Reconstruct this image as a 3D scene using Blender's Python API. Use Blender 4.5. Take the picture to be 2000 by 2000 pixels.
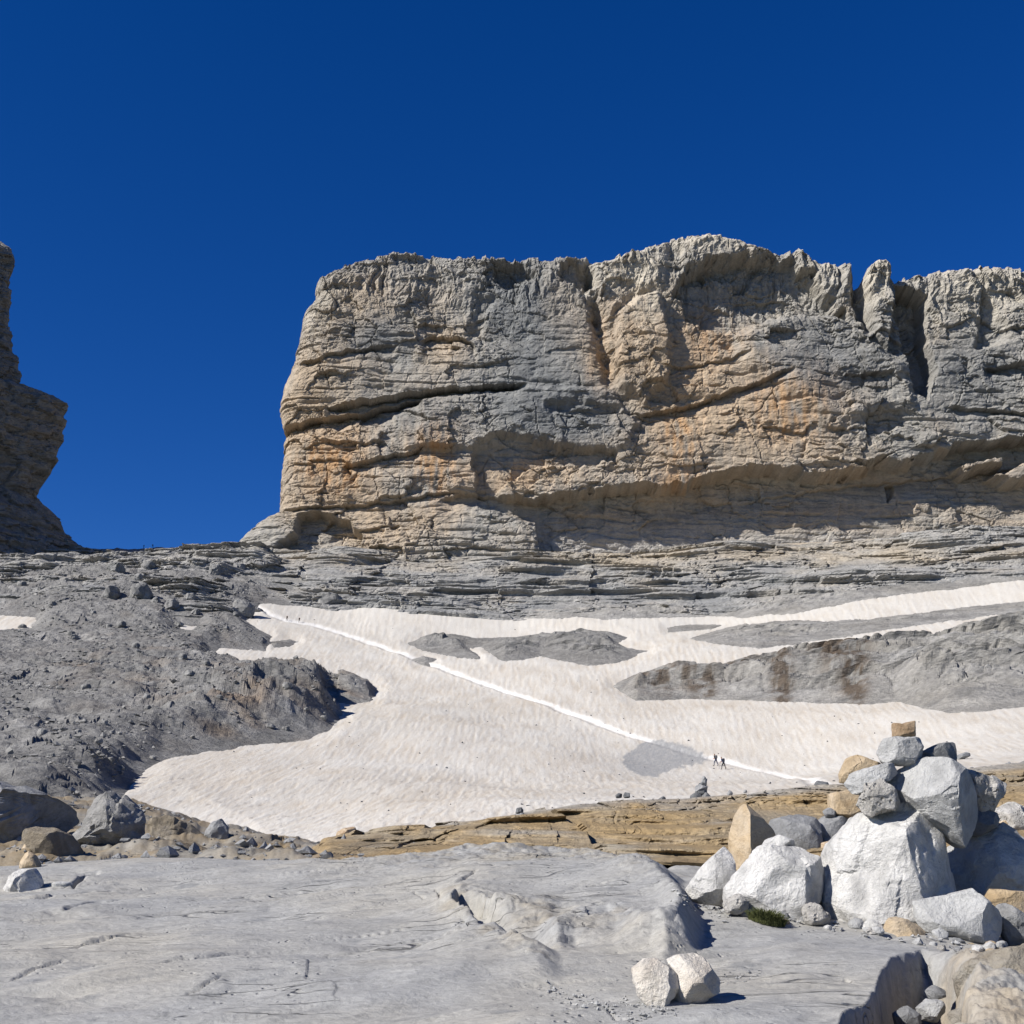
import bpy, math
import numpy as np
from mathutils import Vector

for o in list(bpy.data.objects):
    bpy.data.objects.remove(o)
scene = bpy.context.scene
COL = scene.collection

# ------------------------------------------------------------------ camera
FPX = 2414.0                       # focal length in pixels of the 2000 px photograph
PITCH = math.atan(750.0 / FPX)     # horizon at row 1750
CP, SP = math.cos(PITCH), math.sin(PITCH)
cam_d = bpy.data.cameras.new('camera')
cam_d.sensor_width = 36.0
cam_d.lens = FPX / 2000.0 * 36.0
cam_d.clip_start = 0.1
cam_d.clip_end = 5000.0
cam = bpy.data.objects.new('camera', cam_d)
COL.objects.link(cam)
cam.location = (0, 0, 0)
cam.rotation_euler = (math.pi / 2 + PITCH, 0, 0)
scene.camera = cam
scene.render.resolution_x = 1024
scene.render.resolution_y = 1024

# ------------------------------------------------------------------ light
SUN_AZ = math.radians(58.0)        # to the left of straight-behind-the-camera
SUN_EL = math.radians(36.0)
to_sun = Vector((-math.sin(SUN_AZ) * math.cos(SUN_EL), -math.cos(SUN_AZ) * math.cos(SUN_EL), math.sin(SUN_EL)))
sun_d = bpy.data.lights.new('sun', 'SUN')
sun_d.energy = 5.0
sun_d.angle = math.radians(0.53)
sun_d.color = (1.0, 0.955, 0.89)
sun = bpy.data.objects.new('sun', sun_d)
COL.objects.link(sun)
sun.rotation_euler = to_sun.to_track_quat('Z', 'Y').to_euler()
sun.location = (-200, -120, 200)

world = bpy.data.worlds.new('World')
scene.world = world
world.use_nodes = True
wn = world.node_tree
wn.nodes.clear()
w_out = wn.nodes.new('ShaderNodeOutputWorld')
w_bg = wn.nodes.new('ShaderNodeBackground')
w_sky = wn.nodes.new('ShaderNodeTexSky')
w_sky.sky_type = 'NISHITA'
w_sky.sun_disc = False
w_sky.sun_elevation = SUN_EL
w_sky.sun_rotation = math.atan2(to_sun.x, to_sun.y)
w_sky.altitude = 2700
w_sky.air_density = 1.0
w_sky.dust_density = 0.0
w_sky.ozone_density = 4.4
w_hs = wn.nodes.new('ShaderNodeHueSaturation')
w_hs.inputs['Saturation'].default_value = 1.3
w_hs.inputs['Value'].default_value = 1.0
w_hs.inputs['Hue'].default_value = 0.516
w_bg.inputs['Strength'].default_value = 0.067
wn.links.new(w_sky.outputs[0], w_hs.inputs['Color'])
wn.links.new(w_hs.outputs[0], w_bg.inputs['Color'])
wn.links.new(w_bg.outputs[0], w_out.inputs['Surface'])

scene.view_settings.view_transform = 'Standard'
scene.view_settings.look = 'None'
scene.view_settings.exposure = 0.75
scene.view_settings.gamma = 1.0

# ------------------------------------------------------------------ pixel <-> world
K = 2000.0 / 1932.0                # the photograph was read at 1932 px

def at(px, py, Y):
    """World point seen at photo pixel (px, py) at ground distance Y."""
    px = np.asarray(px, float); py = np.asarray(py, float); Y = np.asarray(Y, float)
    u = (px - 1000.0) / FPX; v = (1000.0 - py) / FPX
    t = Y / (CP - v * SP)
    return u * t, Y + 0 * t, t * (SP + v * CP)

def to_px(X, Y, Z):
    f = Y * CP + Z * SP
    r = -Y * SP + Z * CP
    f = np.maximum(f, 0.05)
    return 1000.0 + FPX * X / f, 1000.0 - FPX * r / f

# ------------------------------------------------------------------ noise in numpy
_r = np.random.RandomState(7)
_G = _r.normal(size=(256, 3)).astype(np.float32)
_G /= np.linalg.norm(_G, axis=1)[:, None]
_U = _r.rand(256, 6).astype(np.float32)

def _hash(ix, iy, iz, seed):
    h = (ix.astype(np.uint32) * np.uint32(374761393)) ^ (iy.astype(np.uint32) * np.uint32(668265263)) ^ \
        (iz.astype(np.uint32) * np.uint32(2246822519)) ^ np.uint32((seed * 3266489917) & 0xffffffff)
    h = (h ^ (h >> np.uint32(15))) * np.uint32(2246822519)
    h = (h ^ (h >> np.uint32(13))) * np.uint32(3266489917)
    return ((h >> np.uint32(16)) & np.uint32(255)).astype(np.int32)

from concurrent.futures import ThreadPoolExecutor
_pool = ThreadPoolExecutor(4)

def par(fn):
    """Run an element-wise numpy function in four threads over large arrays."""
    def run(*args, **kw):
        arrs = [a for a in args if isinstance(a, np.ndarray) and a.ndim]
        if not arrs or max(a.size for a in arrs) < 40000:
            return fn(*args, **kw)
        shp = np.broadcast_shapes(*[a.shape for a in arrs])
        flat = [np.broadcast_to(a, shp).reshape(-1) if isinstance(a, np.ndarray) and a.ndim else a for a in args]
        n = int(np.prod(shp)); cuts = np.linspace(0, n, 9).astype(int)
        def job(i):
            return fn(*[f[cuts[i]:cuts[i + 1]] if isinstance(f, np.ndarray) and f.ndim else f for f in flat], **kw)
        res = list(_pool.map(job, range(8)))
        if isinstance(res[0], tuple):
            return tuple(np.concatenate([r[j] for r in res]).reshape(shp) for j in range(len(res[0])))
        return np.concatenate(res).reshape(shp)
    return run

@par
def perlin2(x, y, seed=0):
    x = x.astype(np.float32); y = y.astype(np.float32)
    xi = np.floor(x); yi = np.floor(y)
    fx = x - xi; fy = y - yi
    xi = xi.astype(np.int32); yi = yi.astype(np.int32); zi = np.int32(0)
    sx = fx * fx * fx * (fx * (fx * 6 - 15) + 10)
    sy = fy * fy * fy * (fy * (fy * 6 - 15) + 10)
    out = 0
    for dx in (0, 1):
        wx = sx if dx else 1 - sx
        for dy in (0, 1):
            wy = sy if dy else 1 - sy
            h = _hash(xi + dx, yi + dy, np.zeros(1, np.int32), seed)
            out = out + wx * wy * (_G2[h, 0] * (fx - dx) + _G2[h, 1] * (fy - dy))
    return out * 1.5

@par
def perlin3(x, y, z, seed=0):
    x = x.astype(np.float32); y = y.astype(np.float32); z = z.astype(np.float32)
    xi = np.floor(x); yi = np.floor(y); zi = np.floor(z)
    fx = x - xi; fy = y - yi; fz = z - zi
    xi = xi.astype(np.int32); yi = yi.astype(np.int32); zi = zi.astype(np.int32)
    sx = fx * fx * fx * (fx * (fx * 6 - 15) + 10)
    sy = fy * fy * fy * (fy * (fy * 6 - 15) + 10)
    sz = fz * fz * fz * (fz * (fz * 6 - 15) + 10)
    out = 0
    for dx in (0, 1):
        wx = sx if dx else 1 - sx
        for dy in (0, 1):
            wy = sy if dy else 1 - sy
            for dz in (0, 1):
                wz = sz if dz else 1 - sz
                g = _hash(xi + dx, yi + dy, zi + dz, seed)
                out = out + wx * wy * wz * (_G[g, 0] * (fx - dx) + _G[g, 1] * (fy - dy) + _G[g, 2] * (fz - dz))
    return out * 1.6

_a2 = _r.rand(256) * 6.2832
_G2 = np.stack([np.cos(_a2), np.sin(_a2)], 1).astype(np.float32)

def perlin(x, y, z, seed=0):
    if np.ndim(z) == 0:
        x, y = np.broadcast_arrays(np.asarray(x), np.asarray(y))
        return perlin2(x, y, seed=seed * 7 + int(z * 131))
    x, y, z = np.broadcast_arrays(np.asarray(x), np.asarray(y), np.asarray(z))
    return perlin3(x, y, z, seed=seed)

def fbm(x, y, z, octaves=5, gain=0.5, lac=2.03, seed=0, ridged=False):
    s = 0; a = 1.0; tot = 0; f = 1.0
    for i in range(octaves):
        n = perlin(x * f + 13.7 * i, y * f - 7.1 * i, z * f + 3.3 * i, seed + i)
        if ridged:
            n = 1 - 2 * np.abs(n)
        s = s + a * n; tot += a
        a *= gain; f *= lac
    return s / tot

@par
def facet2(x, y, seed=0, slope=0.9, cone=0.55, jit=0.9):
    """Continuous faceted relief: the upper envelope of tilted cones, one per jittered cell."""
    x = np.asarray(x, np.float32); y = np.asarray(y, np.float32)
    xi = np.floor(x).astype(np.int32); yi = np.floor(y).astype(np.int32)
    z0 = np.zeros_like(xi)
    best = np.full(x.shape, -9.0, np.float32)
    for dx in (-1, 0, 1):
        for dy in (-1, 0, 1):
            h = _hash(xi + dx, yi + dy, z0, seed)
            r = _U[h]
            px = x - (xi + dx + 0.5 + (r[..., 0] - 0.5) * jit)
            py = y - (yi + dy + 0.5 + (r[..., 1] - 0.5) * jit)
            v = (r[..., 2] - 0.5) * 1.1 + slope * ((r[..., 3] - 0.5) * px + (r[..., 4] - 0.5) * py) - cone * np.sqrt(px * px + py * py + 1e-4)
            best = np.maximum(best, v)
    return best + 0.3

@par
def cell2(x, y, seed=0):
    """Distance to the border between the two nearest cells, and a random value per cell."""
    x = np.asarray(x, np.float32); y = np.asarray(y, np.float32)
    xi = np.floor(x).astype(np.int32); yi = np.floor(y).astype(np.int32)
    z0 = np.zeros_like(xi)
    f1 = np.full(x.shape, 9.0, np.float32); f2 = f1.copy(); val = np.zeros_like(f1)
    for dx in (-1, 0, 1):
        for dy in (-1, 0, 1):
            r = _U[_hash(xi + dx, yi + dy, z0, seed)]
            d = np.hypot(x - (xi + dx + 0.1 + 0.8 * r[..., 0]), y - (yi + dy + 0.1 + 0.8 * r[..., 1]))
            n = d < f1
            f2 = np.where(n, f1, np.minimum(f2, d))
            val = np.where(n, r[..., 2], val)
            f1 = np.where(n, d, f1)
    return f2 - f1, val

def blocks(x, y, seed, crack=0.0, w=0.05):
    """Broken blocks: one random height per cell, with an open joint between cells."""
    e, v = cell2(x, y, seed)
    return (v - 0.5) * 2 - crack * np.exp(-(e / w) ** 2)

@par
def facet3(x, y, z, seed=0, cone=0.6, slope=0.9):
    """Faceted relief in 3-D, for stones."""
    x = x.astype(np.float32); y = y.astype(np.float32); z = z.astype(np.float32)
    xi = np.floor(x).astype(np.int32); yi = np.floor(y).astype(np.int32); zi = np.floor(z).astype(np.int32)
    best = np.full(x.shape, -9.0, np.float32)
    for dx in (-1, 0, 1):
        for dy in (-1, 0, 1):
            for dz in (-1, 0, 1):
                r = _U[_hash(xi + dx, yi + dy, zi + dz, seed)]
                px = x - (xi + dx + r[..., 0]); py = y - (yi + dy + r[..., 1]); pz = z - (zi + dz + r[..., 2])
                v = (r[..., 3] - 0.5) * 0.9 + slope * ((r[..., 4] - 0.5) * px + (r[..., 5] - 0.5) * py + (r[..., 0] - 0.5) * pz) - cone * np.sqrt(px * px + py * py + pz * pz)
                best = np.maximum(best, v)
    return best + 0.15

def sstep(a, b, x):
    t = np.clip((x - a) / (b - a), 0, 1)
    return t * t * (3 - 2 * t)

def poly_sd(px, py, poly):
    """Signed distance to a polygon, positive inside."""
    P = np.asarray(poly, np.float32)
    shp = np.shape(px)
    x = np.asarray(px, np.float32).ravel(); y = np.asarray(py, np.float32).ravel()
    out = np.full(x.shape, -1e9, np.float32)
    best = np.full(x.shape, 1e18, np.float32)
    ins = np.zeros(x.shape, bool)
    n = len(P)
    for i in range(n):
        ax, ay = P[i]; bx, by = P[(i + 1) % n]
        ex, ey = bx - ax, by - ay
        wx = x - ax; wy = y - ay
        t = np.clip((wx * ex + wy * ey) / (ex * ex + ey * ey + 1e-9), 0, 1)
        best = np.minimum(best, (wx - t * ex) ** 2 + (wy - t * ey) ** 2)
        c = ((ay > y) != (by > y))
        if ey != 0:
            ins ^= c & (x < ex * (y - ay) / ey + ax)
    d = np.sqrt(best)
    return np.where(ins, d, -d).reshape(shp)

def line_d(px, py, pts):
    """Distance to a polyline and the fraction along it."""
    P = np.asarray(pts, np.float32)
    best = np.full(np.shape(px), 1e18, np.float32)
    frac = np.zeros(np.shape(px), np.float32)
    side = np.zeros(np.shape(px), np.float32)
    n = len(P) - 1
    for i in range(n):
        ax, ay = P[i]; bx, by = P[i + 1]
        ex, ey = bx - ax, by - ay
        wx = px - ax; wy = py - ay
        t = np.clip((wx * ex + wy * ey) / (ex * ex + ey * ey + 1e-9), 0, 1)
        d = (wx - t * ex) ** 2 + (wy - t * ey) ** 2
        n_ = d < best
        frac = np.where(n_, (i + t) / n, frac)
        side = np.where(n_, ex * wy - ey * wx, side)
        best = np.where(n_, d, best)
    return np.sqrt(best), frac, np.sign(side)

def k(pts):
    return [(a * K, b * K) for a, b in pts]

def tps(ctrl):
    """Thin-plate surface through control points given as (photo px, py, Y) -> function z(X, Y)."""
    X, Y, Z = [], [], []
    for c in ctrl:
        if len(c) == 4:
            x, y, z = c[1:]
        else:
            x, y, z = at(*c)
        X.append(float(x)); Y.append(float(y)); Z.append(float(z))
    X = np.array(X); Y = np.array(Y); Z = np.array(Z)
    a = X / Y * 2.0; b = np.log(Y); q = Z / Y
    n = len(a)
    r2 = (a[:, None] - a) ** 2 + (b[:, None] - b) ** 2
    A = np.where(r2 > 0, r2 * np.log(r2 + 1e-12), 0) + 2e-3 * np.eye(n)
    P = np.stack([np.ones(n), a, b], 1)
    M = np.block([[A, P], [P.T, np.zeros((3, 3))]])
    w = np.linalg.solve(M, np.concatenate([q, np.zeros(3)]))

    def f(X, Y):
        aa = X / Y * 2.0; bb = np.log(Y)
        s = w[n] + w[n + 1] * aa + w[n + 2] * bb
        for i in range(n):
            r = (aa - a[i]) ** 2 + (bb - b[i]) ** 2
            s = s + w[i] * r * np.log(r + 1e-12)
        return s * Y
    return f

ALB = 0.62                         # overall level of the rock and old-snow albedos below

# ------------------------------------------------------------------ mesh helpers
def grid_faces(nr, nc):
    i = np.arange(nr * nc).reshape(nr, nc)
    return np.stack([i[:-1, :-1], i[:-1, 1:], i[1:, 1:], i[1:, :-1]], -1).reshape(-1, 4)

def make_mesh(name, V, F, col=None, smooth=True, attrs=None):
    V = np.asarray(V, np.float32).reshape(-1, 3)
    F = np.asarray(F, np.int32)
    used = np.unique(F)
    if len(used) < len(V):
        m = np.zeros(len(V), np.int32); m[used] = np.arange(len(used))
        V = V[used]; F = m[F]
        if col is not None:
            col = np.asarray(col).reshape(-1, 3)[used]
    me = bpy.data.meshes.new(name)
    nf, k_ = F.shape
    me.vertices.add(len(V)); me.vertices.foreach_set('co', V.ravel())
    me.loops.add(nf * k_); me.loops.foreach_set('vertex_index', F.ravel())
    me.polygons.add(nf)
    me.polygons.foreach_set('loop_start', np.arange(0, nf * k_, k_, dtype=np.int32))
    me.polygons.foreach_set('loop_total', np.full(nf, k_, np.int32))
    me.polygons.foreach_set('use_smooth', np.full(nf, smooth))
    if col is not None:
        ca = me.color_attributes.new('tone', 'FLOAT_COLOR', 'POINT')
        c4 = np.ones((len(V), 4), np.float32); c4[:, :3] = np.asarray(col, np.float32).reshape(-1, 3) * ALB
        ca.data.foreach_set('color', c4.ravel())
    me.update(calc_edges=True)
    return me

def link(name, me, mat, parent=None, loc=None, **props):
    o = bpy.data.objects.new(name, me)
    COL.objects.link(o)
    if mat is not None and me is not None and not me.materials:
        me.materials.append(mat)
    if parent is not None:
        o.parent = parent
    if loc is not None:
        o.location = loc
    for k_, v in props.items():
        o[k_] = v
    return o

# ------------------------------------------------------------------ materials
def new_mat(name):
    m = bpy.data.materials.new(name); m.use_nodes = True
    nt = m.node_tree
    b = nt.nodes['Principled BSDF']
    b.inputs['Specular IOR Level'].default_value = 0.15
    b.inputs['Roughness'].default_value = 0.9
    return m, nt, b

def N(nt, t, **kw):
    n = nt.nodes.new(t)
    for a, v in kw.items():
        setattr(n, a, v)
    return n

def tone_mat(name, scale, bump_d, bump_s=0.6, var=0.18, stretch=(1, 1, 1), rough=0.9, scale2=None, rot=0.0):
    """Ground material: the surface's own colour (vertex attribute) with procedural grain and relief."""
    m, nt, b = new_mat(name)
    L = nt.links.new
    at_ = N(nt, 'ShaderNodeAttribute', attribute_name='tone')
    ge = N(nt, 'ShaderNodeNewGeometry')
    mp = N(nt, 'ShaderNodeMapping')
    mp.inputs['Scale'].default_value = stretch
    mp.inputs['Rotation'].default_value = (0, 0, rot)
    L(ge.outputs['Position'], mp.inputs['Vector'])
    n1 = N(nt, 'ShaderNodeTexNoise'); n1.inputs['Scale'].default_value = scale
    n1.inputs['Detail'].default_value = 8; n1.inputs['Roughness'].default_value = 0.65
    L(mp.outputs[0], n1.inputs['Vector'])
    n2 = N(nt, 'ShaderNodeTexNoise'); n2.inputs['Scale'].default_value = scale2 or scale * 0.23
    n2.inputs['Detail'].default_value = 5; n2.inputs['Roughness'].default_value = 0.6
    L(mp.outputs[0], n2.inputs['Vector'])
    mr = N(nt, 'ShaderNodeMapRange')
    mr.inputs['From Min'].default_value = 0.3; mr.inputs['From Max'].default_value = 0.7
    mr.inputs['To Min'].default_value = 1 - var; mr.inputs['To Max'].default_value = 1 + var
    L(n1.outputs['Fac'], mr.inputs['Value'])
    mr2 = N(nt, 'ShaderNodeMapRange')
    mr2.inputs['From Min'].default_value = 0.3; mr2.inputs['From Max'].default_value = 0.7
    mr2.inputs['To Min'].default_value = 1 - var * 0.6; mr2.inputs['To Max'].default_value = 1 + var * 0.6
    L(n2.outputs['Fac'], mr2.inputs['Value'])
    mu = N(nt, 'ShaderNodeMath', operation='MULTIPLY')
    L(mr.outputs[0], mu.inputs[0]); L(mr2.outputs[0], mu.inputs[1])
    vm = N(nt, 'ShaderNodeVectorMath', operation='SCALE')
    L(at_.outputs['Color'], vm.inputs[0]); L(mu.outputs[0], vm.inputs['Scale'])
    L(vm.outputs[0], b.inputs['Base Color'])
    bp = N(nt, 'ShaderNodeBump'); bp.inputs['Strength'].default_value = bump_s; bp.inputs['Distance'].default_value = bump_d
    L(n1.outputs['Fac'], bp.inputs['Height'])
    L(bp.outputs[0], b.inputs['Normal'])
    b.inputs['Roughness'].default_value = rough
    return m

M_CLIFF = tone_mat('cliff_limestone', 0.9, 0.9, 0.8, 0.17, (1, 1, 1.3))
M_TERR = tone_mat('mountain_rock', 0.9, 0.9, 0.9, 0.28, (1, 1, 2.0))
M_SNOW = tone_mat('old_snow', 2.4, 0.22, 0.5, 0.05, (1, 0.16, 1), rough=0.75)
M_SLAB = tone_mat('slab_limestone', 24.0, 0.045, 0.45, 0.13, (0.75, 1.25, 1.25), scale2=3.0, rot=math.radians(-20))

def stone_mat(name, c1, c2, c3, scale=9.0, bump=0.05, bs=1.0, pits=0.0, cracks=0.0):
    m, nt, b = new_mat(name)
    c1, c2, c3 = [tuple(v * ALB for v in c) for c in (c1, c2, c3)]
    L = nt.links.new
    tc = N(nt, 'ShaderNodeTexCoord')
    oi = N(nt, 'ShaderNodeObjectInfo')
    ad = N(nt, 'ShaderNodeVectorMath', operation='ADD')
    cx = N(nt, 'ShaderNodeCombineXYZ')
    ml = N(nt, 'ShaderNodeMath', operation='MULTIPLY'); ml.inputs[1].default_value = 37.0
    L(oi.outputs['Random'], ml.inputs[0])
    for i in range(3):
        L(ml.outputs[0], cx.inputs[i])
    L(tc.outputs['Object'], ad.inputs[0]); L(cx.outputs[0], ad.inputs[1])
    n1 = N(nt, 'ShaderNodeTexNoise'); n1.inputs['Scale'].default_value = scale
    n1.inputs['Detail'].default_value = 9; n1.inputs['Roughness'].default_value = 0.68
    n1.inputs['Distortion'].default_value = 0.3
    L(ad.outputs[0], n1.inputs['Vector'])
    n2 = N(nt, 'ShaderNodeTexNoise'); n2.inputs['Scale'].default_value = scale * 0.3
    n2.inputs['Detail'].default_value = 6; n2.inputs['Roughness'].default_value = 0.62
    n2.inputs['Distortion'].default_value = 0.8
    L(ad.outputs[0], n2.inputs['Vector'])
    cr = N(nt, 'ShaderNodeValToRGB')
    e = cr.color_ramp.elements
    e[0].position = 0.33; e[0].color = (*c1, 1)
    e[1].position = 0.66; e[1].color = (*c3, 1)
    k_ = e.new(0.49); k_.color = (*c2, 1)
    L(n2.outputs['Fac'], cr.inputs['Fac'])
    mr = N(nt, 'ShaderNodeMapRange')
    mr.inputs['From Min'].default_value = 0.3; mr.inputs['From Max'].default_value = 0.7
    mr.inputs['To Min'].default_value = 0.80; mr.inputs['To Max'].default_value = 1.12
    L(n1.outputs['Fac'], mr.inputs['Value'])
    # grey weathering film in patches, and thin dark joints
    n3 = N(nt, 'ShaderNodeTexNoise'); n3.inputs['Scale'].default_value = scale * 0.55
    n3.inputs['Detail'].default_value = 10; n3.inputs['Roughness'].default_value = 0.75
    L(ad.outputs[0], n3.inputs['Vector'])
    wr = N(nt, 'ShaderNodeMapRange'); wr.inputs['From Min'].default_value = 0.54; wr.inputs['From Max'].default_value = 0.68
    wr.inputs['To Min'].default_value = 0.0; wr.inputs['To Max'].default_value = 0.55
    L(n3.outputs['Fac'], wr.inputs['Value'])
    wx = N(nt, 'ShaderNodeMix', data_type='RGBA')
    wx.inputs[7].default_value = (c1[0] * 0.62, c1[1] * 0.62, c1[2] * 0.62, 1)
    L(wr.outputs[0], wx.inputs[0]); L(cr.outputs[0], wx.inputs[6])
    vm = N(nt, 'ShaderNodeVectorMath', operation='SCALE')
    L(wx.outputs[2], vm.inputs[0]); L(mr.outputs[0], vm.inputs['Scale'])
    L(vm.outputs[0], b.inputs['Base Color'])
    nf = N(nt, 'ShaderNodeTexNoise'); nf.inputs['Scale'].default_value = scale * 5.5
    nf.inputs['Detail'].default_value = 6; nf.inputs['Roughness'].default_value = 0.7
    L(ad.outputs[0], nf.inputs['Vector'])
    fm = N(nt, 'ShaderNodeMath', operation='MULTIPLY_ADD'); fm.inputs[1].default_value = 0.28
    L(nf.outputs['Fac'], fm.inputs[0]); L(n1.outputs['Fac'], fm.inputs[2])
    h = fm.outputs[0]
    if pits > 0:
        vo = N(nt, 'ShaderNodeTexVoronoi'); vo.inputs['Scale'].default_value = scale * 2.2
        L(ad.outputs[0], vo.inputs['Vector'])
        pr = N(nt, 'ShaderNodeMapRange'); pr.inputs['From Max'].default_value = 0.35
        pr.inputs['To Min'].default_value = -pits; pr.inputs['To Max'].default_value = 0.0
        L(vo.outputs['Distance'], pr.inputs['Value'])
        sm = N(nt, 'ShaderNodeMath', operation='ADD')
        L(h, sm.inputs[0]); L(pr.outputs[0], sm.inputs[1]); h = sm.outputs[0]
    bp = N(nt, 'ShaderNodeBump'); bp.inputs['Strength'].default_value = bs; bp.inputs['Distance'].default_value = bump
    L(h, bp.inputs['Height']); L(bp.outputs[0], b.inputs['Normal'])
    return m

def add_fissures(m, dist):
    """Thin open joints along the bedding: relief, and a darker colour along them."""
    nt = m.node_tree; L = nt.links.new
    b = nt.nodes['Principled BSDF']
    ge = N(nt, 'ShaderNodeNewGeometry')
    base = b.inputs['Base Color'].links[0].from_socket
    nrm = b.inputs['Normal'].links[0].from_socket
    tot = None
    for sc, rot, wdt in (((0.35, 2.4, 2.4), -22, 0.007), ((0.55, 4.2, 4.2), -17, 0.008)):
        mp = N(nt, 'ShaderNodeMapping'); mp.inputs['Scale'].default_value = sc; mp.inputs['Rotation'].default_value = (0, 0, math.radians(rot))
        L(ge.outputs['Position'], mp.inputs['Vector'])
        n = N(nt, 'ShaderNodeTexNoise'); n.inputs['Scale'].default_value = 1.0; n.inputs['Detail'].default_value = 2; n.inputs['Roughness'].default_value = 0.4
        L(mp.outputs[0], n.inputs['Vector'])
        sb = N(nt, 'ShaderNodeMath', operation='SUBTRACT'); sb.inputs[1].default_value = 0.5; L(n.outputs['Fac'], sb.inputs[0])
        ab = N(nt, 'ShaderNodeMath', operation='ABSOLUTE'); L(sb.outputs[0], ab.inputs[0])
        mr = N(nt, 'ShaderNodeMapRange', interpolation_type='SMOOTHSTEP'); mr.inputs['From Max'].default_value = wdt
        mr.inputs['To Min'].default_value = 1.0; mr.inputs['To Max'].default_value = 0.0
        L(ab.outputs[0], mr.inputs['Value'])
        nm = N(nt, 'ShaderNodeTexNoise'); nm.inputs['Scale'].default_value = 0.9; nm.inputs['Detail'].default_value = 3
        L(ge.outputs['Position'], nm.inputs['Vector'])
        mm = N(nt, 'ShaderNodeMapRange'); mm.inputs['From Min'].default_value = 0.5; mm.inputs['From Max'].default_value = 0.62
        L(nm.outputs['Fac'], mm.inputs['Value'])
        ml = N(nt, 'ShaderNodeMath', operation='MULTIPLY'); L(mr.outputs[0], ml.inputs[0]); L(mm.outputs[0], ml.inputs[1])
        if tot is None:
            tot = ml.outputs[0]
        else:
            mx = N(nt, 'ShaderNodeMath', operation='MAXIMUM'); L(tot, mx.inputs[0]); L(ml.outputs[0], mx.inputs[1]); tot = mx.outputs[0]
    dm = N(nt, 'ShaderNodeMath', operation='MULTIPLY'); dm.inputs[1].default_value = 0.38; L(tot, dm.inputs[0])
    mix = N(nt, 'ShaderNodeMix', data_type='RGBA'); mix.inputs[7].default_value = (0.07, 0.066, 0.06, 1)
    L(dm.outputs[0], mix.inputs[0]); L(base, mix.inputs[6]); L(mix.outputs[2], b.inputs['Base Color'])
    bp = N(nt, 'ShaderNodeBump', invert=True); bp.inputs['Strength'].default_value = 0.9; bp.inputs['Distance'].default_value = dist
    L(tot, bp.inputs['Height']); L(nrm, bp.inputs['Normal']); L(bp.outputs[0], b.inputs['Normal'])
def add_pits(m):
    """Lichen specks, pale scuffs and small solution pits of weathered limestone."""
    nt = m.node_tree; L = nt.links.new
    b = nt.nodes['Principled BSDF']
    ge = N(nt, 'ShaderNodeNewGeometry')
    base = b.inputs['Base Color'].links[0].from_socket
    nrm = b.inputs['Normal'].links[0].from_socket
    col = base
    for sc, lo, hi, c, amt in ((7.0, 0.56, 0.66, (0.13, 0.13, 0.125, 1), 0.5), (19.0, 0.60, 0.68, (0.10, 0.10, 0.095, 1), 0.55), (4.0, 0.58, 0.72, (0.36, 0.35, 0.32, 1), 0.6)):
        n = N(nt, 'ShaderNodeTexNoise'); n.inputs['Scale'].default_value = sc; n.inputs['Detail'].default_value = 9; n.inputs['Roughness'].default_value = 0.72
        L(ge.outputs['Position'], n.inputs['Vector'])
        mr = N(nt, 'ShaderNodeMapRange'); mr.inputs['From Min'].default_value = lo; mr.inputs['From Max'].default_value = hi; mr.inputs['To Max'].default_value = amt
        L(n.outputs['Fac'], mr.inputs['Value'])
        mx = N(nt, 'ShaderNodeMix', data_type='RGBA'); mx.inputs[7].default_value = c
        L(mr.outputs[0], mx.inputs[0]); L(col, mx.inputs[6]); col = mx.outputs[2]
    L(col, b.inputs['Base Color'])
    vo = N(nt, 'ShaderNodeTexVoronoi'); vo.inputs['Scale'].default_value = 16.0
    L(ge.outputs['Position'], vo.inputs['Vector'])
    pr = N(nt, 'ShaderNodeMapRange'); pr.inputs['From Max'].default_value = 0.22
    L(vo.outputs['Distance'], pr.inputs['Value'])
    nm = N(nt, 'ShaderNodeTexNoise'); nm.inputs['Scale'].default_value = 1.3; nm.inputs['Detail'].default_value = 4
    L(ge.outputs['Position'], nm.inputs['Vector'])
    mm = N(nt, 'ShaderNodeMapRange'); mm.inputs['From Min'].default_value = 0.5; mm.inputs['From Max'].default_value = 0.65
    L(nm.outputs['Fac'], mm.inputs['Value'])
    bp = N(nt, 'ShaderNodeBump'); bp.inputs['Distance'].default_value = 0.02
    L(mm.outputs[0], bp.inputs['Strength']); L(pr.outputs[0], bp.inputs['Height']); L(nrm, bp.inputs['Normal']); L(bp.outputs[0], b.inputs['Normal'])
add_pits(M_SLAB)
add_fissures(M_SLAB, 0.03)
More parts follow.
